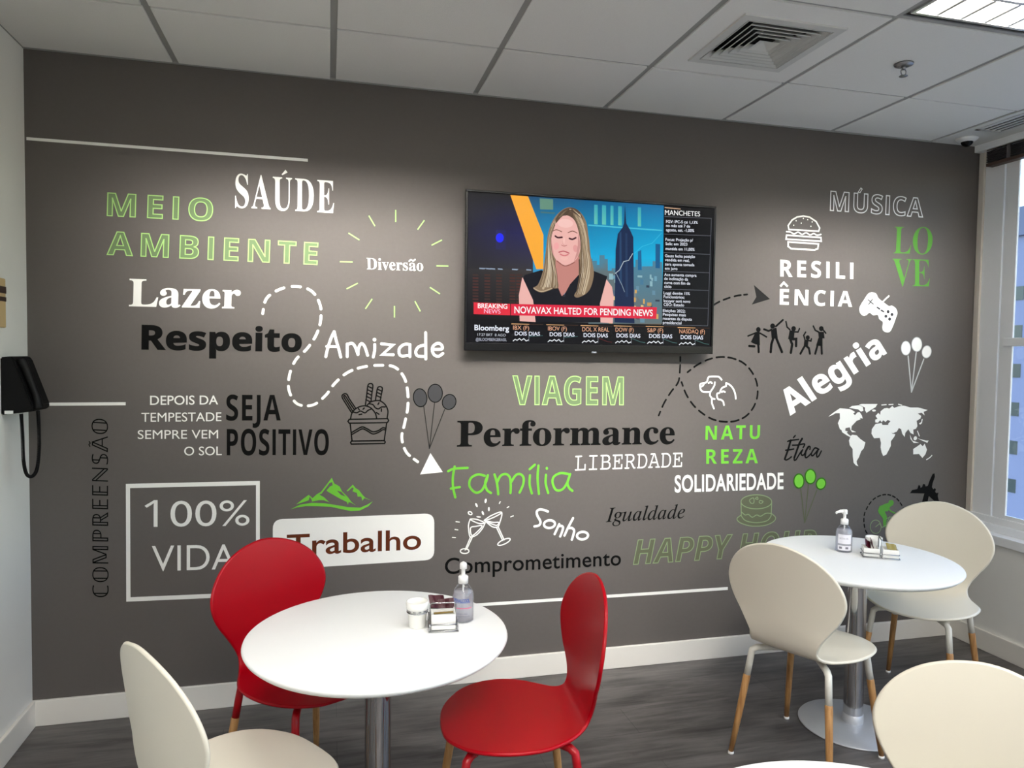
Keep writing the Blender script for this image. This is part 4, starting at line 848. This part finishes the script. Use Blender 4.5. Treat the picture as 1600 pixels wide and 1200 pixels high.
for x, ys_, L in ((120, (218, 254, 292), ('FGV: IPC-S cai 1,13%', 'no mês até 7 de', 'agosto, est. -1,00%')), (115, (378, 416, 460), ('Focus: Projeção p/', 'Selic em 2023', 'mantida em 11,00%')), (110, (524, 560, 598, 636), ('Gauss fecha posição', 'vendida em real,', 'zera aposta tomada', 'em juro')),
                  (104, (692, 728, 764, 798), ('Ace aumenta compra', 'de inclinação da', 'curva com fim de', 'ciclo')), (98, (856, 890, 926, 960), ('Loggi demite 15%', 'Funcionários;', 'Incuyer será novo', 'CEO: Estado')), (92, (1014, 1048, 1084, 1120), ('Eleições 2022:', 'Pesquisas mais', 'recentes da disputa', 'presidencial'))):
    for y, tx in zip(ys_, L): R.text(tx, (x, y), None, None, 0, K(232, 236, 248), bold=0.012, hpx=25, slope=0.03, squeeze=0.92 if len(tx) > 14 else 0.98, ref='E')
scr = R.build('screen', [screen_mat()], None, attr=True)
scr.data.transform(inv); scr.parent = tv

# ================================================================ CHAIRS
PROF = [(.212, .440, .012), (.205, .4425, .075), (.185, .446, .125), (.14, .450, .180), (.08, .452, .212), (.01, .453, .222), (-.06, .452, .210), (-.12, .452, .178), (-.160, .456, .150), (-.188, .470, .132), (-.204, .495, .127), (-.213, .53, .140), (-.219, .575, .168), (-.225, .63, .205), (-.231, .685, .224), (-.238, .735, .217), (-.245, .785, .187), (-.251, .825, .140), (-.255, .850, .085), (-.257, .862, .036), (-.2575, .865, .010)]
def shell_mesh():
    P = catmull(PROF, 4); N = 17; h = 0.0055; G = []
    for i, p in enumerate(P):
        bk = min(1, max(0, (p.y - .47) / .12)); row = []
        for j in range(N):
            t = math.sin((j / (N - 1) - .5) * PI); yy = p.z * t
            row.append(Vector((p.x + bk * 0.55 * yy * yy, yy, p.y + (1 - bk) * 0.18 * yy * yy - (1 - bk) * 0.35 * max(0, p.x - .1) * yy * yy)))
        G.append(row)
    M = len(G); bm = bmesh.new(); U, Lw, cen = [], [], Vector((-.05, 0, .55))
    def nrm(i, j):
        a = G[min(M - 1, i + 1)][j] - G[max(0, i - 1)][j]; b = G[i][min(N - 1, j + 1)] - G[i][max(0, j - 1)]
        n_ = b.cross(a); return n_.normalized() if n_.length > 1e-9 else Vector((0, 0, 1))
    for i in range(M):
        U.append([]); Lw.append([])
        for j in range(N):
            n_ = nrm(i, j); U[i].append(bm.verts.new(G[i][j] + n_ * h)); Lw[i].append(bm.verts.new(G[i][j] - n_ * h))
    for i in range(M - 1):
        for j in range(N - 1):
            bm.faces.new((U[i][j], U[i][j + 1], U[i + 1][j + 1], U[i + 1][j])); bm.faces.new((Lw[i][j], Lw[i + 1][j], Lw[i + 1][j + 1], Lw[i][j + 1]))
    loop = [(0, j) for j in range(N)] + [(i, N - 1) for i in range(1, M)] + [(M - 1, j) for j in range(N - 2, -1, -1)] + [(i, 0) for i in range(M - 2, 0, -1)]
    ring = []
    for k, (i, j) in enumerate(loop):
        pa = G[loop[k - 1][0]][loop[k - 1][1]]; pb = G[loop[(k + 1) % len(loop)][0]][loop[(k + 1) % len(loop)][1]]
        o_ = (pb - pa).cross(nrm(i, j)); o_ = o_.normalized() if o_.length > 1e-9 else Vector((1, 0, 0))
        inner = G[min(M - 2, max(1, i))][N // 2]
        if o_.dot(G[i][j] - inner) < 0: o_ = -o_
        ring.append(bm.verts.new(G[i][j] + o_ * h * .9))
    for k, (i, j) in enumerate(loop):
        k2 = (k + 1) % len(loop); i2, j2 = loop[k2]
        bm.faces.new((U[i][j], ring[k], ring[k2], U[i2][j2])); bm.faces.new((ring[k], Lw[i][j], Lw[i2][j2], ring[k2]))
    bmesh.ops.recalc_face_normals(bm, faces=bm.faces)
    for f in bm.faces: f.smooth = True
    me = bpy.data.meshes.new('seat_shell'); bm.to_mesh(me); bm.free(); return me
def make_chair(kind, label):
    sm, mm = (REDS, REDM) if kind == 'red' else (WHS, WHM)
    c = thing('dining_chair', label, 'chair')
    link('seat_shell', shell_mesh(), [sm], c)
    bm = bmesh.new(); box(bm, -.085, -.085, .433, .085, .085, .4445, bev=.002)
    for sx in (-1, 1):
        for sy in (-1, 1):
            e = Vector((.155 * sx, .150 * sy, .410)); ft = Vector((.212 * sx, .195 * sy, 0)); dn = (ft - e).normalized()
            tube(bm, [(.05 * sx, .05 * sy, .424), (.12 * sx, .116 * sy, .422), e + Vector((-.012 * sx, -.012 * sy, .010)), e, e + dn * .03, e + dn * .10], .0125, 14)
    obj('leg_frame', bm, mm, c, smooth=False)
    for sx in (-1, 1):
        for sy in (-1, 1):
            e = Vector((.155 * sx, .150 * sy, .410)); ft = Vector((.212 * sx, .195 * sy, 0.006)); dn = (ft - e).normalized()
            bm = bmesh.new(); tube(bm, [e + dn * .098, e + dn * .102, e + dn * .26, ft + Vector((0, 0, .004))], [.0125, .0138, .0125, .0098], 16); lg = obj('leg', bm, WOOD, c)
            bm = bmesh.new(); lathe(bm, [(0, 0), (.0105, 0), (.0112, .003), (.0105, .010), (0, .010)], 16, ft.x, ft.y); obj('foot_cap', bm, CAPW, lg)
    return c
red = make_chair('red', ''); white = make_chair('white', '')
def place(proto, first, x, y, deg, label, group):
    c = proto if first else copy_tree(proto)
    c.location = (x, y, 0); c.rotation_euler = (0, 0, math.radians(deg)); tag(c, label, 'chair', group)
place(red, True, 1.095, -.787, -53, 'glossy red moulded chair between the left round table and the wall', 'red moulded chairs')
place(red, False, 1.702, -1.213, 175.7, 'glossy red moulded chair seen from the side, right of the left table', 'red moulded chairs')
place(white, True, 2.961, -.901, 26.5, 'cream chair with its back to us, left of the right round table', 'cream moulded chairs')
place(white, False, 3.752, -.618, 210, 'cream chair by the window on the far side of the right table', 'cream moulded chairs')
place(white, False, 2.363, -2.145, 210.1, 'cream chair back cut off at the lower right corner', 'cream moulded chairs')
place(white, False, .965, -1.367, 33.6, 'cream chair seen edge on at the lower left, in front of the left table', 'cream moulded chairs')

# ================================================================ TABLES
ZT = .7087; TR = .383
def make_table():
    t = thing('round_table', '', 'table')
    bm = bmesh.new(); lathe(bm, [(0, ZT - .024), (.33, ZT - .024), (TR - .012, ZT - .020), (TR - .003, ZT - .012), (TR, ZT - .006), (TR - .002, ZT - .001), (TR - .006, ZT), (0, ZT)], 96); obj('tabletop', bm, WPL, t)
    bm = bmesh.new(); lathe(bm, [(.0385, .03), (.0385, ZT - .03)], 40); obj('column', bm, CHR, t)
    bm = bmesh.new(); lathe(bm, [(0, ZT - .032), (.12, ZT - .032), (.12, ZT - .024), (0, ZT - .024)], 40); obj('mounting_plate', bm, BST, t)
    bm = bmesh.new(); lathe(bm, [(0, 0), (.211, 0), (.215, .003), (.212, .007), (.05, .016), (0, .016)], 72); obj('base', bm, BST, t)
    bm = bmesh.new(); lathe(bm, [(.041, .014), (.042, .05), (.0385, .052)], 40); obj('column_collar', bm, BST, t)
    return t
T1 = (1.310, -1.128); T2 = (3.308, -.737); T3 = (2.02, -2.372)
tb = make_table()
for i, ((x, y), lb) in enumerate(((T1, 'white round pedestal table with red chairs'), (T2, 'white round pedestal table by the window between cream chairs'), (T3, 'white round table whose edge just shows at the bottom of the photo'))):
    t = tb if i == 0 else copy_tree(tb)
    t.location = (x, y, 0); tag(t, lb, 'table', 'white round pedestal tables')

# ================================================================ TABLEWARE
GLS = clear_mat('clear_bottle', (0.97, 0.98, 0.99), 0.10, 0.06); GEL = clear_mat('clear_gel', (0.96, 0.95, 0.98), 0.04, 0.1, 0.42, (0.86, 0.85, 0.90))
LBB = mat('label_blue', (52, 84, 168), 0.5, noise=0.01); LBP = mat('label_pink', (214, 108, 138), 0.5, noise=0.01); LBW = mat('label_white', (236, 234, 242), 0.5, noise=0.01); LBG = mat('label_grey', (120, 118, 130), 0.5, noise=0.01)
def wrap_text(bm, body, ang0, ang1, z0, hgt, rad, mi, cx=0, cy=0, bold=0.01):
    v, f, _, cap = text_geo(body, bold); x0 = min(p.x for p in v); x1 = max(p.x for p in v)
    vs = []
    for p in v:
        a = ang0 + (ang1 - ang0) * (p.x - x0) / (x1 - x0); vs.append(bm.verts.new((cx + rad * math.cos(a), cy + rad * math.sin(a), z0 + hgt * p.y / cap)))
    for t in f:
        try: bm.faces.new([vs[i] for i in t]).material_index = mi
        except ValueError: pass
def arc(bm, rad, a0, a1, z0, z1, mi):
    n = 16; L = [(rad * math.cos(a0 + (a1 - a0) * k / n), rad * math.sin(a0 + (a1 - a0) * k / n)) for k in range(n + 1)]
    for p, q_ in zip(L, L[1:]): quad(bm, ((p[0], p[1], z0), (q_[0], q_[1], z0), (q_[0], q_[1], z1), (p[0], p[1], z1)), mi)
def gel_bottle(x, y, label, pump_deg, style):
    b = thing('hand_gel_bottle', label, 'bottle', (x, y, ZT), 0, 'hand gel pump bottles')
    r = .0335
    prof = [(0, 0), (r - .004, 0), (r, .004), (r, .080), (r - .002, .090), (r - .010, .104), (.016, .113), (.0125, .117), (.0125, .122)]
    bm = bmesh.new(); lathe(bm, prof, 40); obj('bottle', bm, GLS, b)
    lv = .092 if style == 0 else .096
    bm = bmesh.new(); lathe(bm, [(0, .003), (r - .006, .003), (r - .0025, .006), (r - .0025, .080), (r - .005, .090), (r - .006, lv), (0, lv)], 40); obj('gel', bm, GEL, b)
    bm = bmesh.new(); tube(bm, [(0, 0, .012), (0, 0, .118)], .0028, 10); obj('dip_tube', bm, CAPW, b)
    bm = bmesh.new(); lathe(bm, [(0, .117), (.0155, .117), (.0155, .137), (.013, .140), (.006, .141), (.006, .160), (.011, .162), (.011, .176), (.009, .180), (0, .181)], 28)
    a = math.radians(pump_deg); dx, dy = math.cos(a), math.sin(a)
    tube(bm, [(0, 0, .172), (dx * .018, dy * .018, .173), (dx * .034, dy * .034, .168), (dx * .038, dy * .038, .162)], [.0075, .0065, .005, .0045], 12)
    obj('pump', bm, CAPW, b)
    vd_ = math.atan2(CAM.y - y, CAM.x - x); bm = bmesh.new(); R1, R2 = r + .0003, r + .0006
    if style == 0:
        a0, a1 = vd_ - 1.05, vd_ + .75
        wrap_text(bm, 'OPENALCOOL', a0, a1 - .1, .066, .0105, R2, 0, bold=0.03); arc(bm, R1, a0, a1, .0635, .0645, 0)
        arc(bm, R1, a0, a1 + .15, .0455, .0485, 1)
        wrap_text(bm, 'ALCOOL GEL', a0 + .2, a1 - .3, .0275, .004, R2, 3, bold=0.0); wrap_text(bm, 'ANTISSEPTICO 70', a0 + .2, a1 - .1, .020, .003, R2, 3, bold=0.0)
    else:
        a0, a1 = vd_ - .75, vd_ + .95
        arc(bm, R1, a0, a1, .038, .078, 2); arc(bm, R1, a0, a1, .010, .030, 2)
        wrap_text(bm, 'ALCOOL GEL', a0 + .2, a1 - .4, .058, .006, R2, 3, bold=0.0)
        for k in range(2): arc(bm, R2, a0 + .2 + .75 * k, a0 + .55 + .75 * k, .016, .025, 3)
    obj('printed_label', bm, [LBB, LBP, LBW, LBG], b)
gel_bottle(1.572, -1.080, 'clear hand gel pump bottle with pink band on the left table', 79, 0)
gel_bottle(3.323, -.630, 'clear hand gel pump bottle with white label on the right table', 165, 1)

SACH = mat('maroon_sachet', (62, 8, 22), 0.4, noise=0.1, nscale=40); SACT = mat('kraft_sachet', (150, 136, 72), 0.5, noise=0.08, nscale=40)
STIR = mat('bamboo_stick', (134, 112, 58), 0.55, noise=0.1, nscale=60); WIRE = mat('chrome_wire', (176, 176, 178), 0.2, metal=1.0, noise=0.01)
def open_box(bm, x0, y0, z0, x1, y1, z1, th=.003):
    box(bm, x0, y0, z0, x1, y1, z0 + th)
    for a_ in ((x0, y0, x1, y0 + th), (x0, y1 - th, x1, y1), (x0, y0 + th, x0 + th, y1 - th), (x1 - th, y0 + th, x1, y1 - th)): box(bm, a_[0], a_[1], z0 + th, a_[2], a_[3], z1)
def sachet(x, y, z, rx, ry, rz, m, label, group, s=(.055, .042), name='sachet'):
    bm = bmesh.new(); nx, ny = 8, 6; V = []
    for sd_ in (1, -1):
        V.append([[bm.verts.new(((i / nx - .5) * s[0], (j / ny - .5) * s[1], sd_ * .0022 * max(0, math.sin(PI * i / nx) * math.sin(PI * j / ny)) + .0006 * sd_ + .0015 * math.sin(i * 1.3))) for j in range(ny + 1)] for i in range(nx + 1)])
    for k, G_ in enumerate(V):
        for i in range(nx):
            for j in range(ny):
                f = (G_[i][j], G_[i + 1][j], G_[i + 1][j + 1], G_[i][j + 1]); bm.faces.new(f if k == 0 else tuple(reversed(f)))
    bd = [(i, 0) for i in range(nx)] + [(nx, j) for j in range(ny)] + [(i, ny) for i in range(nx, 0, -1)] + [(0, j) for j in range(ny, 0, -1)]
    for a_, b_ in zip(bd, bd[1:] + bd[:1]): bm.faces.new((V[0][a_[0]][a_[1]], V[1][a_[0]][a_[1]], V[1][b_[0]][b_[1]], V[0][b_[0]][b_[1]]))
    o = obj(name, bm, m); o.location = (x, y, z); o.rotation_euler = tuple(math.radians(k) for k in (rx, ry, rz)); tag(o, label, 'sachet', group)
# caddy of the left table: chrome wire stand, two white boxes
cx, cy, rz = 1.503, -1.118, math.radians(-6)
cad = thing('condiment_caddy', 'small wire caddy with two white boxes on the left table', 'caddy', (cx, cy, ZT), rz, 'condiment caddies')
bm = bmesh.new()
for z, g in ((.0035, .043), (.024, .041)): tube(bm, [(-g, -.052, z), (g, -.052, z), (g, .052, z), (-g, .052, z)], .0022, 8, closed=True)
for sx in (-1, 1):
    for sy in (-1, 1): tube(bm, [(.042 * sx, .052 * sy, .003), (.041 * sx, .052 * sy, .026)], .0022, 8)
tube(bm, [(-.039, .001, .004), (-.039, .001, .066), (-.034, .001, .071), (.034, .001, .071), (.039, .001, .066), (.039, .001, .004)], .0022, 8)
tube(bm, [(-.043 - .034 + .031 * math.cos(2 * PI * k / 24), .004 + .031 * math.sin(2 * PI * k / 24), .047) for k in range(24)], .0018, 8, closed=True)
obj('wire_frame', bm, WIRE, cad)
bm = bmesh.new(); open_box(bm, -.036, -.047, .006, .036, -.002, .052); obj('holder', bm, CER, cad)
bm = bmesh.new(); open_box(bm, -.036, .004, .006, .036, .047, .052); obj('holder', bm, CER, cad)
loc = lambda x, y: (cx + x * math.cos(rz) - y * math.sin(rz), cy + x * math.sin(rz) + y * math.cos(rz))
for i, (dx, dy, z, rx, ry, r_, lb) in enumerate(((-.016, .030, .066, 50, 10, 20, 'maroon sachet sticking out highest behind the white box on the left table'), (.008, .022, .055, 62, -6, -10, 'maroon sachet lying lower in the caddy of the left table'))):
    p = loc(dx, dy); sachet(p[0], p[1], ZT + z, rx, ry, r_, SACH, lb, 'maroon sachets in the left caddy')
for i in range(3):
    p0, p1 = loc(-.028, -.030 + .007 * i), loc(.03, -.028 + .007 * i); bm = bmesh.new(); tube(bm, [(p0[0], p0[1], ZT + .0505 - .002 * i), (p1[0], p1[1], ZT + .052 - .002 * i)], [.0028, .0022], 8)
    o = obj('wooden_stirrer', bm, STIR); tag(o, 'brown wooden stirrer lying in the front white box of the left caddy', 'stirrer', 'wooden stirrers in the left caddy')
px_, py_ = loc(-.077, .004)
cup = thing('white_cup', 'white cup standing in the wire ring at the left end of the caddy', 'cup', (px_, py_, ZT))
bm = bmesh.new(); lathe(bm, [(0, 0), (.0235, 0), (.0255, .003), (.0295, .055), (.0335, .058), (.0345, .072), (.033, .079), (.030, .079), (.0295, .062), (.024, .010), (0, .008)], 40); obj('cup_body', bm, CER, cup)
bm = bmesh.new()
for k in range(12):
    a = 2 * PI * k / 12; tube(bm, [(.0315 * math.cos(a), .0315 * math.sin(a), .0535), (.0318 * math.cos(a + .25), .0318 * math.sin(a + .25), .0535)], .0016, 6)
obj('ring_clip', bm, WIRE, cup)
# caddy of the right table
cx, cy = 3.412, -.740; rz = math.atan2(-.846 + .776, 3.419 - 3.304)
cad = thing('condiment_caddy', 'white two compartment caddy with a chrome handle on the right table', 'caddy', (cx, cy, ZT), rz, 'condiment caddies')
bm = bmesh.new()
for z, g in ((.0035, .070), (.020, .068)): tube(bm, [(-g, -.036, z), (g, -.036, z), (g, .036, z), (-g, .036, z)], .002, 8, closed=True)
tube(bm, [(0, -.036, .004), (0, -.036, .072), (0, -.030, .078), (0, .030, .078), (0, .036, .072), (0, .036, .004)], .0026, 8)
obj('wire_frame', bm, WIRE, cad)
for s in (-1, 1):
    bm = bmesh.new(); open_box(bm, min(s * .006, s * .066), -.032, .006, max(s * .006, s * .066), .032, .040); obj('holder', bm, CER, cad)
loc = lambda x, y: (cx + x * math.cos(rz) - y * math.sin(rz), cy + x * math.sin(rz) + y * math.cos(rz))
for i, (dx, dy, z, rx, ry, r_) in enumerate(((-.045, .004, .049, 60, 30, 10), (-.030, .010, .052, 70, -30, 60))):
    p = loc(dx, dy); sachet(p[0], p[1], ZT + z, rx, ry, r_, SACH, ('dark maroon sachet leaning to the left in the right caddy', 'dark maroon sachet standing next to the chrome handle in the right caddy')[i], 'maroon sachets in the right caddy', (.040, .034))
p = loc(.045, .006); sachet(p[0], p[1], ZT + .044, 35, 10, -20, SACT, 'olive kraft sachet in the right end of the right caddy', None, (.042, .036))
p = loc(-.01, .085)
cup = thing('white_cup', 'white cup behind the caddy on the right table', 'cup', (p[0], p[1], ZT))
bm = bmesh.new(); lathe(bm, [(0, 0), (.024, 0), (.026, .003), (.033, .050), (.034, .062), (.032, .064), (.0305, .060), (.023, .006), (0, .006)], 36); obj('cup_body', bm, CER, cup)

# ================================================================ WALL TELEPHONE AND PANEL
ph = thing('wall_telephone', 'black telephone with coiled cord on the white left wall', 'telephone', (0, -.165, 1.29))
def wedge(bm, y0, y1, prof):
    a = [bm.verts.new((x, y0, z)) for x, z in prof]; b = [bm.verts.new((x, y1, z)) for x, z in prof]; n_ = len(prof)
    bm.faces.new(a); bm.faces.new(list(reversed(b)))
    for k in range(n_): bm.faces.new((a[k], b[k], b[(k + 1) % n_], a[(k + 1) % n_]))
    bmesh.ops.recalc_face_normals(bm, faces=bm.faces)
bm = bmesh.new(); wedge(bm, -.085, .085, [(0, 0), (.100, .012), (.104, .030), (.045, .205), (.034, .216), (0, .212)]); bmesh.ops.bevel(bm, geom=list(bm.edges), offset=.004, segments=2, affect='EDGES'); obj('phone_body', bm, BLK, ph)
bm = bmesh.new(); tube(bm, catmull([(.108, -.050, .022), (.106, -.050, .045), (.100, -.050, .075), (.084, -.050, .125), (.066, -.050, .175), (.052, -.050, .205)], 5), [.020] * 4 + [.017] * 5 + [.0145] * 8 + [.017] * 5 + [.019] * 4, 16); obj('handset', bm, BLK, ph)
bm = bmesh.new(); box(bm, .012, -.0865, .004, .040, -.0848, .016, bev=.0005); obj('name_strip', bm, CAPW, ph)
bm = bmesh.new()
path = catmull([(.060, -.070, .002), (.064, -.072, -.08), (.066, -.072, -.17), (.074, -.068, -.222), (.090, -.062, -.232), (.104, -.056, -.205), (.110, -.050, -.13), (.110, -.050, -.04), (.108, -.050, .012)], 22)
coil = []; ln = 0
for i in range(len(path) - 1):
    tdir = (path[i + 1] - path[i]).normalized(); s_ = tdir.cross(Vector((0, 1, 0))); s_ = s_.normalized() if s_.length > 1e-4 else Vector((1, 0, 0)); n2 = tdir.cross(s_)
    for k in range(8):
        p = path[i].lerp(path[i + 1], k / 8); a = ln + 2 * PI * k / 8; coil.append(p + .0052 * (math.cos(a) * s_ + math.sin(a) * n2))
tube(bm, coil, .0017, 5); obj('coiled_cord', bm, BLK, ph)
pn = thing('wall_panel', 'beige panel with a dark strip on the white left wall, at the photo edge', 'panel', (0, -.36, 1.61))
bm = bmesh.new(); box(bm, 0, -.14, 0, .014, .132, .18, bev=.004); obj('panel_body', bm, mat('beige_plastic', (206, 180, 132), 0.5, noise=0.02), pn)
bm = bmesh.new(); box(bm, .013, -.13, .125, .0155, .131, .15); box(bm, .013, -.13, .096, .0152, .131, .112); obj('display_strip', bm, mat('dark_brown_strip', (58, 40, 34), 0.4, noise=0.05), pn)

# ================================================================ OUTSIDE
FAC = mat('pale_facade', (104, 119, 156), 0.8, noise=0.05, nscale=0.5); FWIN = mat('dark_glazing', (58, 72, 78), 0.15, noise=0.1, nscale=1)
fb = thing('office_building', 'pale blue office tower with square windows outside the window', 'building', (53, 40, -30))
bm = bmesh.new(); box(bm, 0, -40, 0, 14, 14, 41.2); box(bm, -.3, -40, 41.2, 14, 14, 43.4, mi=1); obj('facade', bm, [FAC, mat('roof_band', (84, 98, 128), 0.7, noise=0.05)], fb)
bm = bmesh.new()
for r in range(12):
    z = 29.95 - 3.0 * r + 6.3
    for cidx in range(-2, 9):
        y = 1.15 - 4.2 * cidx
        box(bm, -.06, y, z, .05, y + 1.25, z + 1.05)
obj('window_pane', bm, FWIN, fb)
bm = bmesh.new(); box(bm, 9, -90, -30.5, 140, 160, -30); struct('trim_8', bm, mat('pale_street', (176, 174, 170), 0.9, noise=0.1, nscale=0.2))  # unseen pale ground, added to bounce daylight up to the ceiling
